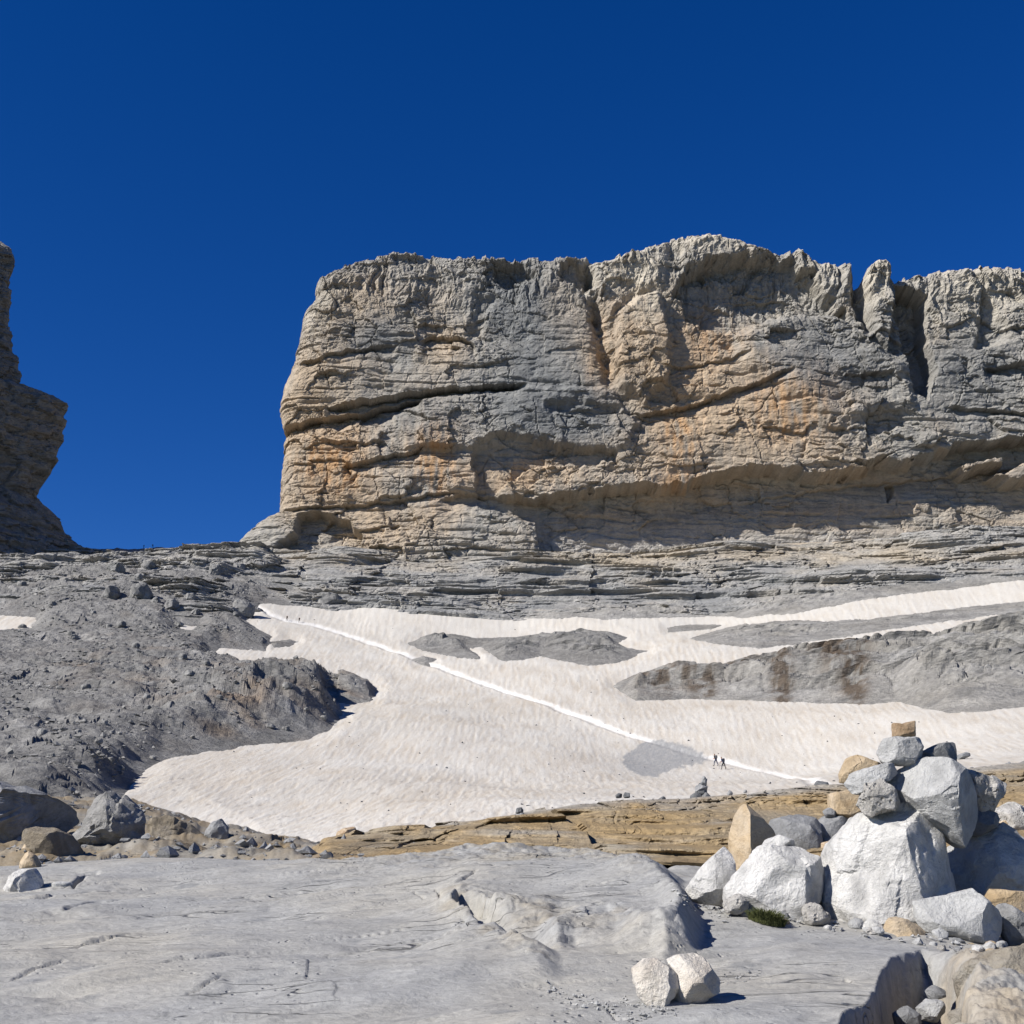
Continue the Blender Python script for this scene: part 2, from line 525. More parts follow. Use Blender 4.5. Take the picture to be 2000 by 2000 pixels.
SM = {
    'white': stone_mat('white_limestone', (0.60, 0.59, 0.57), (0.88, 0.865, 0.83), (1.06, 1.04, 1.0), 8, 0.07),
    'pale': stone_mat('pale_limestone', (0.50, 0.50, 0.49), (0.64, 0.64, 0.63), (0.76, 0.76, 0.74), 9, 0.06),
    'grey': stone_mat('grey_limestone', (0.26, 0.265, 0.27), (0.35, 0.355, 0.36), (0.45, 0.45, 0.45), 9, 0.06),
    'pitted': stone_mat('pitted_limestone', (0.55, 0.53, 0.49), (0.74, 0.71, 0.66), (0.88, 0.85, 0.80), 11, 0.08, 1.0, 0.6),
    'tan': stone_mat('tan_sandstone', (0.50, 0.37, 0.22), (0.64, 0.50, 0.33), (0.70, 0.58, 0.43), 9, 0.05),
    'brown': stone_mat('brown_sandstone', (0.32, 0.21, 0.12), (0.52, 0.39, 0.26), (0.64, 0.53, 0.39), 14, 0.025),
    'cream': stone_mat('cream_limestone', (0.80, 0.72, 0.62), (0.95, 0.89, 0.80), (1.02, 0.98, 0.91), 12, 0.045),
    'ribbed': stone_mat('ribbed_limestone', (0.33, 0.325, 0.31), (0.46, 0.45, 0.43), (0.56, 0.55, 0.53), 6, 0.15, 1.0),
    'umber': stone_mat('umber_limestone', (0.20, 0.17, 0.13), (0.31, 0.265, 0.20), (0.40, 0.36, 0.30), 6, 0.08, 1.0),
    'buff': stone_mat('buff_limestone', (0.34, 0.29, 0.22), (0.47, 0.42, 0.34), (0.56, 0.53, 0.47), 8, 0.07, 1.0),
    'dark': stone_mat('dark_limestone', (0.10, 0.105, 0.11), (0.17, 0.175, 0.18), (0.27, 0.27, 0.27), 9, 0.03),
    'far': stone_mat('scree_limestone', (0.19, 0.19, 0.185), (0.29, 0.285, 0.275), (0.40, 0.395, 0.38), 1.2, 0.15),
}
GREY = np.array([0.355, 0.338, 0.305]); TAN = np.array([0.47, 0.375, 0.27]); ORANGE = np.array([0.48, 0.28, 0.13])
CREAM = np.array([0.56, 0.51, 0.42]); BLUE = np.array([0.215, 0.22, 0.218]); BROWN = np.array([0.25, 0.18, 0.12])

def mixc(a, b, t):
    t = np.asarray(t)[..., None]
    return a * (1 - t) + b * t

def blob(px, py, cx, cy, rx, ry):
    return np.exp(-(((px / K - cx) / rx) ** 2 + ((py / K - cy) / ry) ** 2))

# ================================================================== MOUNTAINSIDE: base surface
E = []
for px in (-500, 0):
    d = px * 0.02
    E += [(px, 1530, 115), (px, 1480, 140), (px, 1400, 190), (px, 1330, 245), (px, 1250, 310), (px, 1190, 370), (px, 1130, 430), (px, 1095, 480), (px, 1090, 520)]
E += [(0, 1700, 45), (500, 1725, 45), (1000, 1712, 45), (1500, 1690, 45), (2000, 1670, 45), (2500, 1650, 45), (-500, 1700, 45),
      (0, 1625, 70), (500, 1668, 72), (1000, 1650, 72), (1500, 1615, 72), (2000, 1570, 72), (2500, 1540, 72), (-500, 1600, 70),
      (450, 1640, 90), (700, 1622, 92), (1050, 1592, 97), (1300, 1560, 110), (1600, 1535, 118), (1950, 1492, 130),
      (150, 1545, 112),
      (300, 1440, 170), (300, 1350, 230), (300, 1280, 290), (300, 1200, 360), (300, 1130, 430), (200, 1092, 490), (300, 1092, 490), (420, 1086, 490), (170, 1078, 542), (300, 1080, 542), (420, 1078, 542), (200, 1130, 575), (320, 1130, 575),
      (640, 1500, 150), (640, 1400, 210), (640, 1330, 275), (640, 1260, 345), (640, 1200, 408), (640, 1180, 425), (640, 1120, 455), (640, 1082, 490), (640, 1075, 520),
      (1000, 1500, 155), (1000, 1430, 205), (1000, 1360, 265), (1000, 1280, 330), (1000, 1212, 415), (1000, 1150, 445), (1000, 1100, 478), (1000, 1085, 520),
      (1400, 1490, 185), (1400, 1420, 215), (1400, 1370, 250), (1400, 1310, 290), (1400, 1250, 345), (1400, 1208, 412), (1400, 1130, 452), (1400, 1072, 488), (1400, 1066, 520),
      (1560, 1530, 150)]
for px in (1900, 2500):
    s = 0 if px == 1900 else -30
    E += [(px, 1450 + s, 165), (px, 1390 + s, 195), (px, 1300 + s, 260), (px, 1225 + s, 335), (px, 1170 + s, 390), (px, 1140 + s, 412), (px, 1090 + s, 452), (px, 1042 + s, 488), (px, 1036 + s, 520)]
BASE = tps(E)

SNOW = k([(478, 1145), (500, 1138), (600, 1145), (660, 1148), (695, 1140), (712, 1136), (760, 1150), (850, 1160), (950, 1163), (1050, 1168), (1090, 1163), (1150, 1168), (1250, 1165), (1350, 1163), (1400, 1165), (1500, 1157), (1600, 1137), (1700, 1122), (1800, 1110), (1932, 1095), (2600, 1030),
          (2600, 1560), (1932, 1640), (1500, 1650), (1000, 1660), (480, 1660), (440, 1600), (330, 1535), (222, 1505),
          (265, 1460), (310, 1430), (400, 1415), (500, 1400), (580, 1392), (615, 1378), (645, 1350), (640, 1330), (620, 1322), (660, 1328), (700, 1322), (713, 1305), (700, 1290), (640, 1280), (560, 1272), (480, 1255), (400, 1232), (415, 1222), (500, 1228), (512, 1210), (510, 1200), (480, 1185), (462, 1170), (478, 1160), (470, 1150)])
ISLES = [k(p) for p in (
    [(770, 1215), (800, 1200), (850, 1195), (900, 1205), (940, 1205), (1000, 1200), (1050, 1195), (1100, 1190), (1150, 1192), (1183, 1203), (1165, 1214), (1185, 1224), (1222, 1228), (1190, 1240), (1160, 1252), (1110, 1255), (1060, 1247), (1020, 1237), (980, 1246), (950, 1248), (930, 1236), (910, 1222), (880, 1222), (900, 1234), (905, 1243), (860, 1240), (800, 1228)],
    [(1255, 1183), (1300, 1180), (1360, 1178), (1340, 1187), (1260, 1193)],
    [(1300, 1205), (1350, 1190), (1400, 1178), (1500, 1170), (1560, 1172), (1640, 1168), (1700, 1160), (1800, 1148), (1932, 1135), (2600, 1055), (2600, 1080), (1932, 1155), (1800, 1170), (1700, 1185), (1600, 1200), (1500, 1215), (1430, 1222), (1370, 1218)],
    [(1157, 1295), (1200, 1270), (1250, 1260), (1400, 1255), (1500, 1240), (1600, 1222), (1700, 1215), (1800, 1200), (1932, 1175), (2600, 1090), (2600, 1320), (1932, 1335), (1850, 1342), (1790, 1345), (1740, 1335), (1690, 1322), (1640, 1328), (1500, 1325), (1300, 1318), (1200, 1322)],
    [(783, 1246), (798, 1237), (822, 1244), (802, 1256)],
    [(513, 1213), (545, 1206), (560, 1210), (550, 1219), (518, 1222)])]
PATCHES = [k(p) for p in ([(-80, 1156), (0, 1160), (70, 1165), (60, 1185), (0, 1188), (-80, 1180)], [(335, 1178), (375, 1182), (360, 1190), (340, 1186)])]
TRAIL = k([(482, 1143), (510, 1162), (540, 1172), (600, 1185), (700, 1215), (790, 1247), (820, 1258), (950, 1305), (1100, 1358), (1200, 1392), (1330, 1435), (1420, 1455), (1510, 1478), (1600, 1495)])
GRIT = k([(1178, 1430), (1212, 1402), (1245, 1398), (1300, 1415), (1345, 1441), (1300, 1450), (1270, 1455), (1235, 1474), (1195, 1465), (1175, 1447)])

def snow_sd(px, py):
    s = poly_sd(px, py, SNOW)
    for p in ISLES:
        s = np.minimum(s, -poly_sd(px, py, p))
    for p in PATCHES:
        s = np.maximum(s, poly_sd(px, py, p))
    return s

def polar(u0, u1, nu, Ys):
    u = np.linspace(u0, u1, nu)
    Yg, ug = np.meshgrid(Ys, u, indexing='ij')
    return ug * Yg, Yg

# coarse lookup of the snow outline is exact enough: evaluate everything on one grid
Ys = np.concatenate([np.geomspace(44, 200, 190, endpoint=False), np.geomspace(200, 415, 190, endpoint=False), np.linspace(415, 500, 60, endpoint=False), np.linspace(500, 580, 60)])
NU = 780
TX, TY = polar(-0.50, 0.50, NU, Ys)
TB = BASE(TX, TY)
TPX, TPY = to_px(TX, TY, TB)
wob = 7 * fbm(TX / 9, TY / 9, 0, 4, seed=91)
SD = snow_sd(TPX + wob, TPY + 0.45 * wob) * TY / FPX          # metres across the line of sight
def rock_height():
    X, Y, Z, px, py = TX, TY, TB, TPX, TPY
    out = sstep(0.3, -2.5, SD)                                 # 0 under snow, 1 on bare rock
    bench = sstep(405, 432, Y + 5 * fbm(X / 30, Y / 30, 1, 3, seed=5)) * sstep(380 * K, 560 * K, px + 40 * fbm(X / 20, Y / 20, 4, 3, seed=6))
    left = (1 - bench) * sstep(760, 560, px)
    right = (1 - bench) * (1 - left)
    # warped coordinates
    wx = 6 * fbm(X / 25, Y / 25, 0, 4, seed=11); wy = 6 * fbm(X / 25, Y / 25, 9, 4, seed=12)
    # bench: broken bedding ledges
    cx_ = X + 1.2 * wx + 1.2 * fbm(X / 3, Y / 3, 5, 3, seed=37); cy_ = Y + 1.2 * wy + 1.2 * fbm(X / 3, Y / 3, 8, 3, seed=38)
    zb = Z + 4.0 * fbm(X / 55, Y / 50, 2, 3, seed=21) + 0.03 * X + 0.7 * fbm(X / 22, Y / 30, 6, 4, 0.5, seed=30) + 1.6 * blocks((X + 2.0 * wx + 0.6 * Y) / 24, (Y + wy) / 60, 30)
    def under(z, st, sh, amt):
        f = z / st + sh
        f = f - np.floor(f)
        return amt * (np.exp(-((f - 0.42) / 0.10) ** 2) - np.exp(-((f - 0.66) / 0.10) ** 2))
    def steps(z, st, lo, hi, sh):
        q = z / st + sh
        return (np.floor(q) + sstep(lo, hi, q - np.floor(q)) - q) * st
    var = sstep(-0.3, 0.3, fbm(X / 40, Y / 25, 2, 3, seed=39))
    hb = -2.2 + 0 * zb
    dyb = 0 * zb
    # left: outcrops and rubble
    ridge = blob(px, py, 330, 1110, 280, 55) + 0.7 * blob(px, py, 100, 1090, 120, 40)
    hl = (4.6 * facet2((X + wx) / 15, (Y + wy) / 12, 41) + 2.2 * facet2((X + wx) / 6, (Y + wy) / 5, 42)) * (0.30 + 0.2 * ridge) \
        + 0.9 * facet2(X / 2.4, Y / 2.1, 43) * (0.45 + 0.2 * ridge) + 1.5 * fbm(X / 14, Y / 14, 0, 5, seed=44)
    cl_ = X + 0.9 * wx + fbm(X / 2.5, Y / 2.5, 5, 3, seed=40); dl_ = Y + 0.9 * wy + fbm(X / 2.5, Y / 2.5, 9, 3, seed=50)
    zl = Z + 2.5 * fbm(X / 22, Y / 18, 2, 4, seed=20) + 1.2 * fbm(X / 9, Y / 6, 6, 4, 0.6, seed=56)
    hl = hl + 0.55 * facet2(X / 1.1, Y / 1.0, 58)
    hl = hl * (1 - 0.7 * sstep(425, 450, Y)) - 2.4 * sstep(425, 450, Y)
    tongue = blob(px, py, 600, 1310, 120, 45) + blob(px, py, 450, 1370, 160, 50) + 0.6 * blob(px, py, 250, 1290, 180, 50)
    hl = hl + tongue * (2.2 + 2.6 * facet2((X + wx) / 13, (Y + wy) / 9, 45) + 0.7 * steps(zl, 3.0, 0.4, 0.65, 0.0) + 0.6 * fbm(X / 3, Y / 3, 6, 4, 0.6, seed=59) + 1.4 * facet2((X + 0.5 * Y) / 5, Y / 4, 46) + 0.9 * fbm(X / 3, Y / 3, 0, 4, seed=47))
    # lines of rubble running diagonally down to the left
    rub = np.clip(fbm((X + 0.75 * Y) / 9, (Y - 0.7 * X) / 45, 0, 3, seed=48) * 2.2, 0, 1)
    hl = hl + rub * (1.0 * facet2(X / 1.6, Y / 1.6, 49) + 0.4)
    # right: smooth glacier-worn ribs with cracks
    d1, v1 = cell2((X + wx) / 22, (Y + wy) / 14, 51)
    hr = 3.4 * facet2((X + wx) / 20, (Y + wy) / 12, 52) + 1.5 * facet2((X + wx) / 7, (Y + wy) / 5, 53) + 1.2 * fbm(X / 7, Y / 7, 0, 5, seed=54) - 0.9 * np.exp(-(d1 / 0.035) ** 2) + 0.8 * blocks((X + wx) / 9, (Y + wy) / 6, 27, 0.5, 0.05) * sstep(0, 0.3, fbm(X / 30, Y / 30, 3, 2, seed=28)) + 0.5 * facet2(X / 2, Y / 1.7, 55)
    zr = Z + 2.2 * fbm(X / 26, Y / 18, 4, 4, seed=26)
    hr = hr + 0.8 * steps(zr, 3.4, 0.4, 0.62, 0.0) + 0.7 * steps(zr, 1.5, 0.35, 0.65, 0.4)
    h = bench * hb + left * hl + right * hr
    rise = np.clip(-SD * 0.34, -2.6, 1.9)
    hi_ = np.maximum(sstep(290, 360, Y) * sstep(1230, 1300, px), 0.62 * sstep(760, 790, px) * sstep(1300, 1270, px) * (py < 1340))
    h = h * (1 - 0.72 * right * hi_)
    rise = np.where(right > 0.5, np.clip(-SD * (0.75 - 0.45 * hi_), -2.6, 4.2 - 3.4 * hi_), rise)
    h = h * (1 - 0.6 * bench * sstep(-9, 0, SD))
    edge = 0.12 + 0.88 * sstep(0.5, -3.5, SD)
    gapm = sstep(100, 150, px) * sstep(480, 440, px) * sstep(485, 505, Y)
    h = h * (1 - 0.3 * gapm) + gapm * (1.6 * facet2((X + wx) / 7, (Y + wy) / 7, 67) + 0.8 * facet2(X / 2.5, Y / 2.5, 68) - 0.6)
    dy = (right * (under(zr, 3.4, 0.0, 0.9) + under(zr, 1.5, 0.4, 0.4)) + bench * dyb + left * 0) * edge * out * sstep(495, 480, Y)
    return Z + h * edge * (0.4 + 0.6 * out) + rise, bench, left, right, tongue, ridge, dy

RZ, benchM, leftM, rightM, tongueM, ridgeM, DYR = rock_height()

sink = 5.0 * sstep(84, 58, TY)
RZ = RZ - sink
TB = TB - sink
RZ = np.where(SD < -1.2, np.maximum(RZ, TB - 0.9), RZ)

def terrain_colour():
    X, Y, Z, px, py = TX, TY, RZ, TPX, TPY
    n1 = fbm(X / 20, Y / 20, Z / 8, 5, seed=61); n2 = fbm(X / 4, Y / 4, Z / 2, 4, seed=62)
    c = np.ones(X.shape + (3,)) * GREY
    c = mixc(c, np.array([0.265, 0.26, 0.25]), leftM * 0.95)
    c = mixc(c, np.array([0.20, 0.185, 0.17]), np.clip(leftM * (2.2 * fbm((X + 0.7 * Y) / 14, (Y - 0.7 * X) / 30, 6, 5, 0.6, seed=65) - 0.2), 0, 0.75))
    c = mixc(c, np.array([0.42, 0.41, 0.39]), np.clip(leftM * (2.2 * fbm((X + 0.7 * Y) / 10, (Y - 0.7 * X) / 40, 2, 5, 0.6, seed=66) - 0.35), 0, 0.7))
    c = mixc(c, TAN * 0.98, np.clip(benchM * (-0.02 + 0.9 * n1 + 0.7 * (blob(px, py, 1550, 1045, 420, 28) + blob(px, py, 1150, 1060, 110, 25))), 0, 0.85))
    c = mixc(c, BLUE, np.clip(benchM * (0.5 - 1.5 * n1) * sstep(1075 * K, 1110 * K, py), 0, 0.8))
    c = mixc(c, np.array([0.40, 0.39, 0.37]), np.clip(rightM * (0.5 + n1), 0, 1))
    c = mixc(c, np.array([0.24, 0.235, 0.225]), rightM * np.clip(1.6 * blob(px, py, 1000, 1222, 240, 30), 0, 0.6))
    c = mixc(c, np.array([0.24, 0.235, 0.225]), np.clip(rightM * (2.6 * fbm(X / 9, Y / 6, 2, 6, 0.65, seed=64) - 0.1), 0, 0.7))
    c = mixc(c, BROWN, np.clip(tongueM * (0.05 + 1.5 * fbm(X / 9, Y / 9, 3, 4, seed=63)), 0, 0.7))
    for cx, cy, rx, ry in ((1330, 1290, 26, 40), (1475, 1290, 22, 48), (1605, 1268, 36, 36), (1615, 1310, 24, 22), (1250, 1290, 50, 20), (1560, 1265, 30, 24), (1400, 1275, 30, 14)):
        c = mixc(c, np.array([0.115, 0.085, 0.06]), np.clip(1.7 * blob(px, py, cx, cy, rx, ry) * (0.5 + 1.6 * n2 + 1.5 * fbm(X / 3, Y / 8, 7, 4, 0.65, seed=69)), 0, 0.9))
    low = sstep(-1.0, -6.0, SD)
    c = mixc(c, np.array([0.20, 0.185, 0.165]), np.clip((1 - low) * rightM * sstep(0, 10, 1) * (0.35 + 1.2 * n2), 0, 0.6))
    return c * ((1 + 0.28 * n2 + 0.16 * n1) * (1 + 0.28 * benchM))[..., None]

tcol = terrain_colour()
F = grid_faces(*TX.shape)
SZ = TB + np.clip(SD * 0.22, -1.6, 0.5)
# runnels and sun cups of the old snow follow the fall line
lean = sstep(1050, 350, TPX) * 0.11
scoord = TX - lean * (TY - 160)
swid = np.interp(TY, [80, 200, 420], [0.34, 0.6, 1.0])
run = fbm((scoord + 0.25 * fbm(TX / 2, TY / 8, 1, 2, seed=70)) / swid, TY / (7.5 * swid), 0, 3, seed=71) + 0.55 * fbm(TX / (0.8 * swid), TY / (3.2 * swid), 3, 3, 0.6, seed=72)
roll = fbm(TX / 26, TY / 40, 0, 3, seed=73)
tw_ = 5 * fbm(TX / 7, TY / 12, 2, 3, seed=77)
td, tf, tside = line_d(TPX + 0.4 * tw_, TPY + tw_ * 0.8, TRAIL)
tm = td * TY / FPX
sgrit = poly_sd(TPX + wob * 1.2, TPY + wob * 0.5, GRIT)
gritM = sstep(-1.3, 1.3, sgrit + 7 * fbm(TX / 1.3, TY / 3.5, 0, 4, 0.6, seed=76))
far = sstep(110, 400, TY)
SZ = SZ + (0.07 + 0.08 * far) * run * (0.6 + 0.9 * np.clip(0.5 + fbm(TX / 20, TY / 30, 5, 3, seed=81), 0, 1.2)) * (1 - 0.75 * gritM) + 0.9 * roll * sstep(0, 6, SD)
# the trodden traverse: a shelf with a cut bank on the upper side and a small lip below
wtr = 0.2 + 0.3 * far
above = np.where(tside < 0, 1.0, -1.0)
sgn = tm * above
SZ = SZ - (0.25 + 0.25 * far) * np.exp(-((sgn + 0.1) / (1.1 * wtr)) ** 2) + (0.08 + 0.12 * far) * np.exp(-((sgn + 1.6 * wtr) / (0.7 * wtr)) ** 2)
snow_c = mixc(np.ones(TX.shape + (3,)) * np.array([0.745, 0.715, 0.655]), np.array([0.62, 0.545, 0.445]), np.clip(0.30 - 0.75 * run + 0.5 * fbm(TX / 18, TY / 26, 0, 4, seed=74), 0, 0.85) * (1 - 0.55 * sstep(330, 430, TY)))
dirt = np.clip(0.25 + 1.6 * fbm(TX / 45, TY / 70, 2, 4, 0.6, seed=79) + 0.5 * fbm(scoord / 3, TY / 40, 4, 3, seed=80), 0, 1) * sstep(400, 180, TY)
snow_c = snow_c * (1 - np.array([0.10, 0.115, 0.135]) * dirt[..., None])
snow_c = mixc(snow_c, np.array([0.93, 0.915, 0.885]), np.clip(np.exp(-((sgn - 0.4 * wtr) / (0.8 * wtr)) ** 2) * (0.85 + 0.9 * fbm(TX / 2.5, TY / 5, 0, 3, seed=78)), 0, 1))
snow_c = mixc(snow_c, np.array([0.385, 0.385, 0.38]) , gritM * np.clip(0.9 + 0.5 * fbm(TX / 0.5, TY / 1.2, 1, 3, seed=82), 0, 1))
specks = np.clip((fbm(TX / 1.1, TY / 2.0, 5, 2, seed=75) - 0.46) * 9, 0, 1) * sstep(200, 120, TY)
snow_c = mixc(snow_c, np.array([0.33, 0.30, 0.27]), specks * 0.6)

keep = (RZ > SZ - 1.6).ravel()[F].any(1)
link('mountain_slope', make_mesh('mountain_slope', np.stack([TX, TY + DYR, RZ], -1), F[keep], tcol, smooth=False), M_TERR, kind='structure')
keep = (SZ > RZ - 0.6).ravel()[F].any(1)
link('snowfield', make_mesh('snowfield', np.stack([TX, TY, SZ], -1), F[keep], snow_c), M_SNOW, kind='structure')

def terrain_z(x, y, snow=True):
    """Height of the finished slope (rock or snow, whichever is on top)."""
    i = np.clip(np.searchsorted(Ys, y) - 1, 0, len(Ys) - 2)
    u = (x / y + 0.5) * (NU - 1)
    j = int(np.clip(round(u), 0, NU - 1))
    t = (y - Ys[i]) / (Ys[i + 1] - Ys[i])
    a = RZ[i, j] * (1 - t) + RZ[i + 1, j] * t
    b = SZ[i, j] * (1 - t) + SZ[i + 1, j] * t
    return float(max(a, b) if snow else a)

_top = np.maximum(RZ, SZ)
_tpx, _tpy = to_px(TX, TY, _top)

def hit_far(px, py):
    """Point of the slope seen at photo pixel (px, py)."""
    u = (px - 1000.0) / FPX / (CP - (1000.0 - py) / FPX * SP)
    j = int(np.clip(round((u + 0.5) * (NU - 1)), 0, NU - 1))
    col = _tpy[:, j]
    idx = np.nonzero(col <= py)[0]
    i = int(idx[0]) if len(idx) else len(Ys) - 1
    y = Ys[i]
    return float(u * y), float(y), float(_top[i, j])

# ================================================================== stepped banks of bedded rock
def stepped_bank(name, base, x0, x1, y0, y1, nc, nr, s, steps, offset, colour, mat, seed, amp=1.0, sink=None):
    """A rock bank laid over the slope base(X, Y) from distance y0 to y1: rows follow the height, so
    every bed has a steep riser, an undercut and a narrow tread. s is the size of its features."""
    xs = np.linspace(x0, x1, nc)
    yg = np.linspace(y0, y1, 160)
    prof = base(np.repeat(xs[None], 160, 0), np.repeat(yg[:, None], nc, 1)) + offset(xs[None], yg[:, None])
    prof = np.maximum.accumulate(prof + 1e-4 * np.arange(160)[:, None], 0)
    t = np.linspace(0, 1, nr)[:, None]
    Z = prof[0] + t * (prof[-1] - prof[0])
    X = np.repeat(xs[None], nr, 0)
    wx = 7 * s * fbm(X / (22 * s), Z / (16 * s), 0, 4, seed=seed); wz = 3 * s * fbm(X / (22 * s), Z / (16 * s), 5, 4, seed=seed + 1)
    zz = Z + 0.03 * X + 3.0 * s * fbm(X / (60 * s), Z / (40 * s), 2, 3, seed=seed + 2) + 1.4 * s * blocks((X + wx) / (27 * s), Z / (60 * s), seed + 3)
    zq = Z.copy(); und = 0 * Z
    for st, hi, um, sd, wgt in steps:
        q = zz / st + 0.37
        f = q - np.floor(q)
        m = sstep(-0.2, 0.2, fbm(X / (10 * st), zz / (1.3 * st), 3, 3, seed=seed + sd))
        zq = zq + m * wgt * st * (sstep(hi, 0.99, f) - f)
        und = und + m * um * (np.exp(-(f / 0.16) ** 2) - 0.5 * np.exp(-((f - 0.62) / 0.2) ** 2))
    Y = np.empty_like(Z)
    for j in range(nc):
        Y[:, j] = np.interp(zq[:, j], prof[:, j], yg)
    bx = X + wx + 1.3 * s * fbm(X / (3.5 * s), Z / (3.5 * s), 5, 3, seed=seed + 4); bz = Z + wz
    d = und - 2.6 * s * facet2(bx / (19 * s), bz / (10 * s), seed + 5) - 1.1 * s * facet2(bx / (7 * s), bz / (3.4 * s), seed + 6) - 0.45 * s * facet2(bx / (2.4 * s), bz / (1.4 * s), seed + 7)
    brk = sstep(-0.15, 0.2, fbm(X / (30 * s), Z / (14 * s), 9, 3, seed=seed + 8))
    d = d - brk * s * (1.3 * blocks(bx / (10 * s), bz / (4.5 * s), seed + 9, 0.5, 0.05) + 0.5 * blocks(bx / (3.6 * s), bz / (1.9 * s), seed + 10, 0.5, 0.08))
    d = d + 0.5 * s * fbm(X / (3 * s), Z / (2 * s), 3, 4, 0.6, seed=seed + 11)
    Y = Y + (d + 1.4 * s) * amp * sstep(0, 0.06, t)
    if sink is not None:
        Z = Z - sink(X, Y, Z)
    V = np.stack([X, Y, Z], -1)
    c = colour(X, Y, Z, zz)
    tail = V[-1:].copy(); tail[..., 1] += 9 * s; tail[..., 2] -= 0.2 * s
    tail2 = tail.copy(); tail2[..., 1] += 14 * s; tail2[..., 2] -= 9 * s
    V = np.concatenate([V, tail, tail2], 0); c = np.concatenate([c, c[-1:], c[-1:]], 0)
    return link(name, make_mesh(name, V, grid_faces(*V.shape[:2]), np.clip(c, 0.03, 1.2), smooth=False), mat, kind='structure')

def bench_colour(X, Y, Z, zz):
    px, py = to_px(X, Y, Z)
    n1 = fbm(X / 20, Z / 9, 0, 5, seed=261); n2 = fbm(X / 4, Z / 2, 1, 4, seed=262)
    c = np.ones(X.shape + (3,)) * np.array([0.375, 0.365, 0.345])
    c = mixc(c, np.array([0.46, 0.395, 0.305]), np.clip(-0.1 + 0.9 * n1 + 0.85 * (blob(px, py, 1550, 1045, 420, 24) + blob(px, py, 1150, 1055, 130, 20) + 0.8 * blob(px, py, 700, 1060, 160, 18)), 0, 0.85))
    c = mixc(c, np.array([0.27, 0.275, 0.275]), np.clip(0.2 - 1.6 * n1, 0, 0.8) * sstep(1060 * K, 1100 * K, py))
    band = fbm(X / 60, zz / 1.6, 2, 3, seed=263)
    return c * (1.08 + 0.2 * n2 + 0.22 * band)[..., None]

def bench_offset(x, y):
    px = 1000 + FPX * x / y
    left = sstep(620, 420, px)
    return (1 - left) * 0.8 + left * -5.0 - 3.0 * sstep(417, 413, y) + 0 * x

def bench_sink(X, Y, Z):
    px, py = to_px(X, Y, Z)
    w = 7 * fbm(X / 9, Y / 9, 0, 4, seed=91)
    sd = snow_sd(px + w, py + 0.45 * w) * Y / FPX
    gap = sstep(140, 175, px) * sstep(455, 425, px) * sstep(1092, 1078, py)
    return np.clip(sd * 0.6 + 0.15, 0, 4) + 1.5 * gap

_xb0 = float(at(-160, 1130, 455)[0]); _xb1 = float(at(2350, 1120, 455)[0])
stepped_bank('rock_bench', BASE, _xb0, _xb1, 413, 503, 980, 170, 1.0, ((7.4, 0.72, 1.5, 21, 0.55), (3.1, 0.7, 0.8, 22, 0.4), (1.3, 0.65, 0.3, 23, 0.15)), bench_offset, bench_colour, M_TERR, 270, sink=bench_sink)

def crop_offset(x, y):
    n = fbm(x / 30 + 0 * y, y / 24 + 0 * x, 3, 4, 0.55, seed=301)
    px = 1000 + FPX * x / y
    zone = sstep(362, 395, y + 0.05 * px) * np.where(y < 450, sstep(470, 415, px), sstep(560, 470, px))
    return zone * (2.2 + 4.5 * n) - 2.4 * (1 - zone) - 1.6 * sstep(470, 500, y) + 0.9

def crop_sink(X, Y, Z):
    px, py = to_px(X, Y, Z)
    w = 7 * fbm(X / 9, Y / 9, 0, 4, seed=91)
    sd = snow_sd(px + w, py + 0.45 * w) * Y / FPX
    return np.clip(sd * 0.6 + 0.3, 0, 5)

stepped_bank('rock_outcrop', BASE, float(at(-170, 1130, 430)[0]), float(at(560, 1130, 430)[0]), 356, 502, 400, 230, 0.8, ((5.6, 0.7, 1.3, 21, 0.6), (2.5, 0.68, 0.8, 22, 0.4), (1.1, 0.65, 0.3, 23, 0.15)), crop_offset, bench_colour, M_TERR, 310, amp=1.35, sink=crop_sink)

# ================================================================== CLIFF (right of the gap)
WY = 500.0
SIL = k([(590, 553), (590, 525), (615, 512), (640, 497), (665, 490), (690, 488), (735, 475), (790, 477), (850, 483), (900, 487), (960, 490), (1040, 493), (1085, 490), (1105, 486), (1120, 495), (1150, 500), (1190, 478), (1230, 470), (1260, 455), (1310, 448), (1355, 447), (1400, 460), (1440, 475), (1480, 480), (1510, 475), (1530, 495), (1565, 500), (1600, 495), (1612, 528), (1625, 536), (1635, 512), (1650, 503), (1665, 510), (1685, 532), (1735, 525), (1770, 513), (1820, 514), (1860, 509), (1900, 513), (1932, 513), (2050, 520), (2200, 530), (2400, 540)])
LEFT = k([(415, 1120), (428, 1042), (448, 1003), (482, 972), (519, 956), (520, 915), (523, 860), (527, 800), (520, 755), (530, 710), (545, 680), (555, 640), (568, 574), (590, 556), (592, 520), (640, 480), (700, 440)])
BOT = k([(400, 1100), (520, 1095), (1100, 1098), (1400, 1085), (1932, 1060), (2400, 1030)])

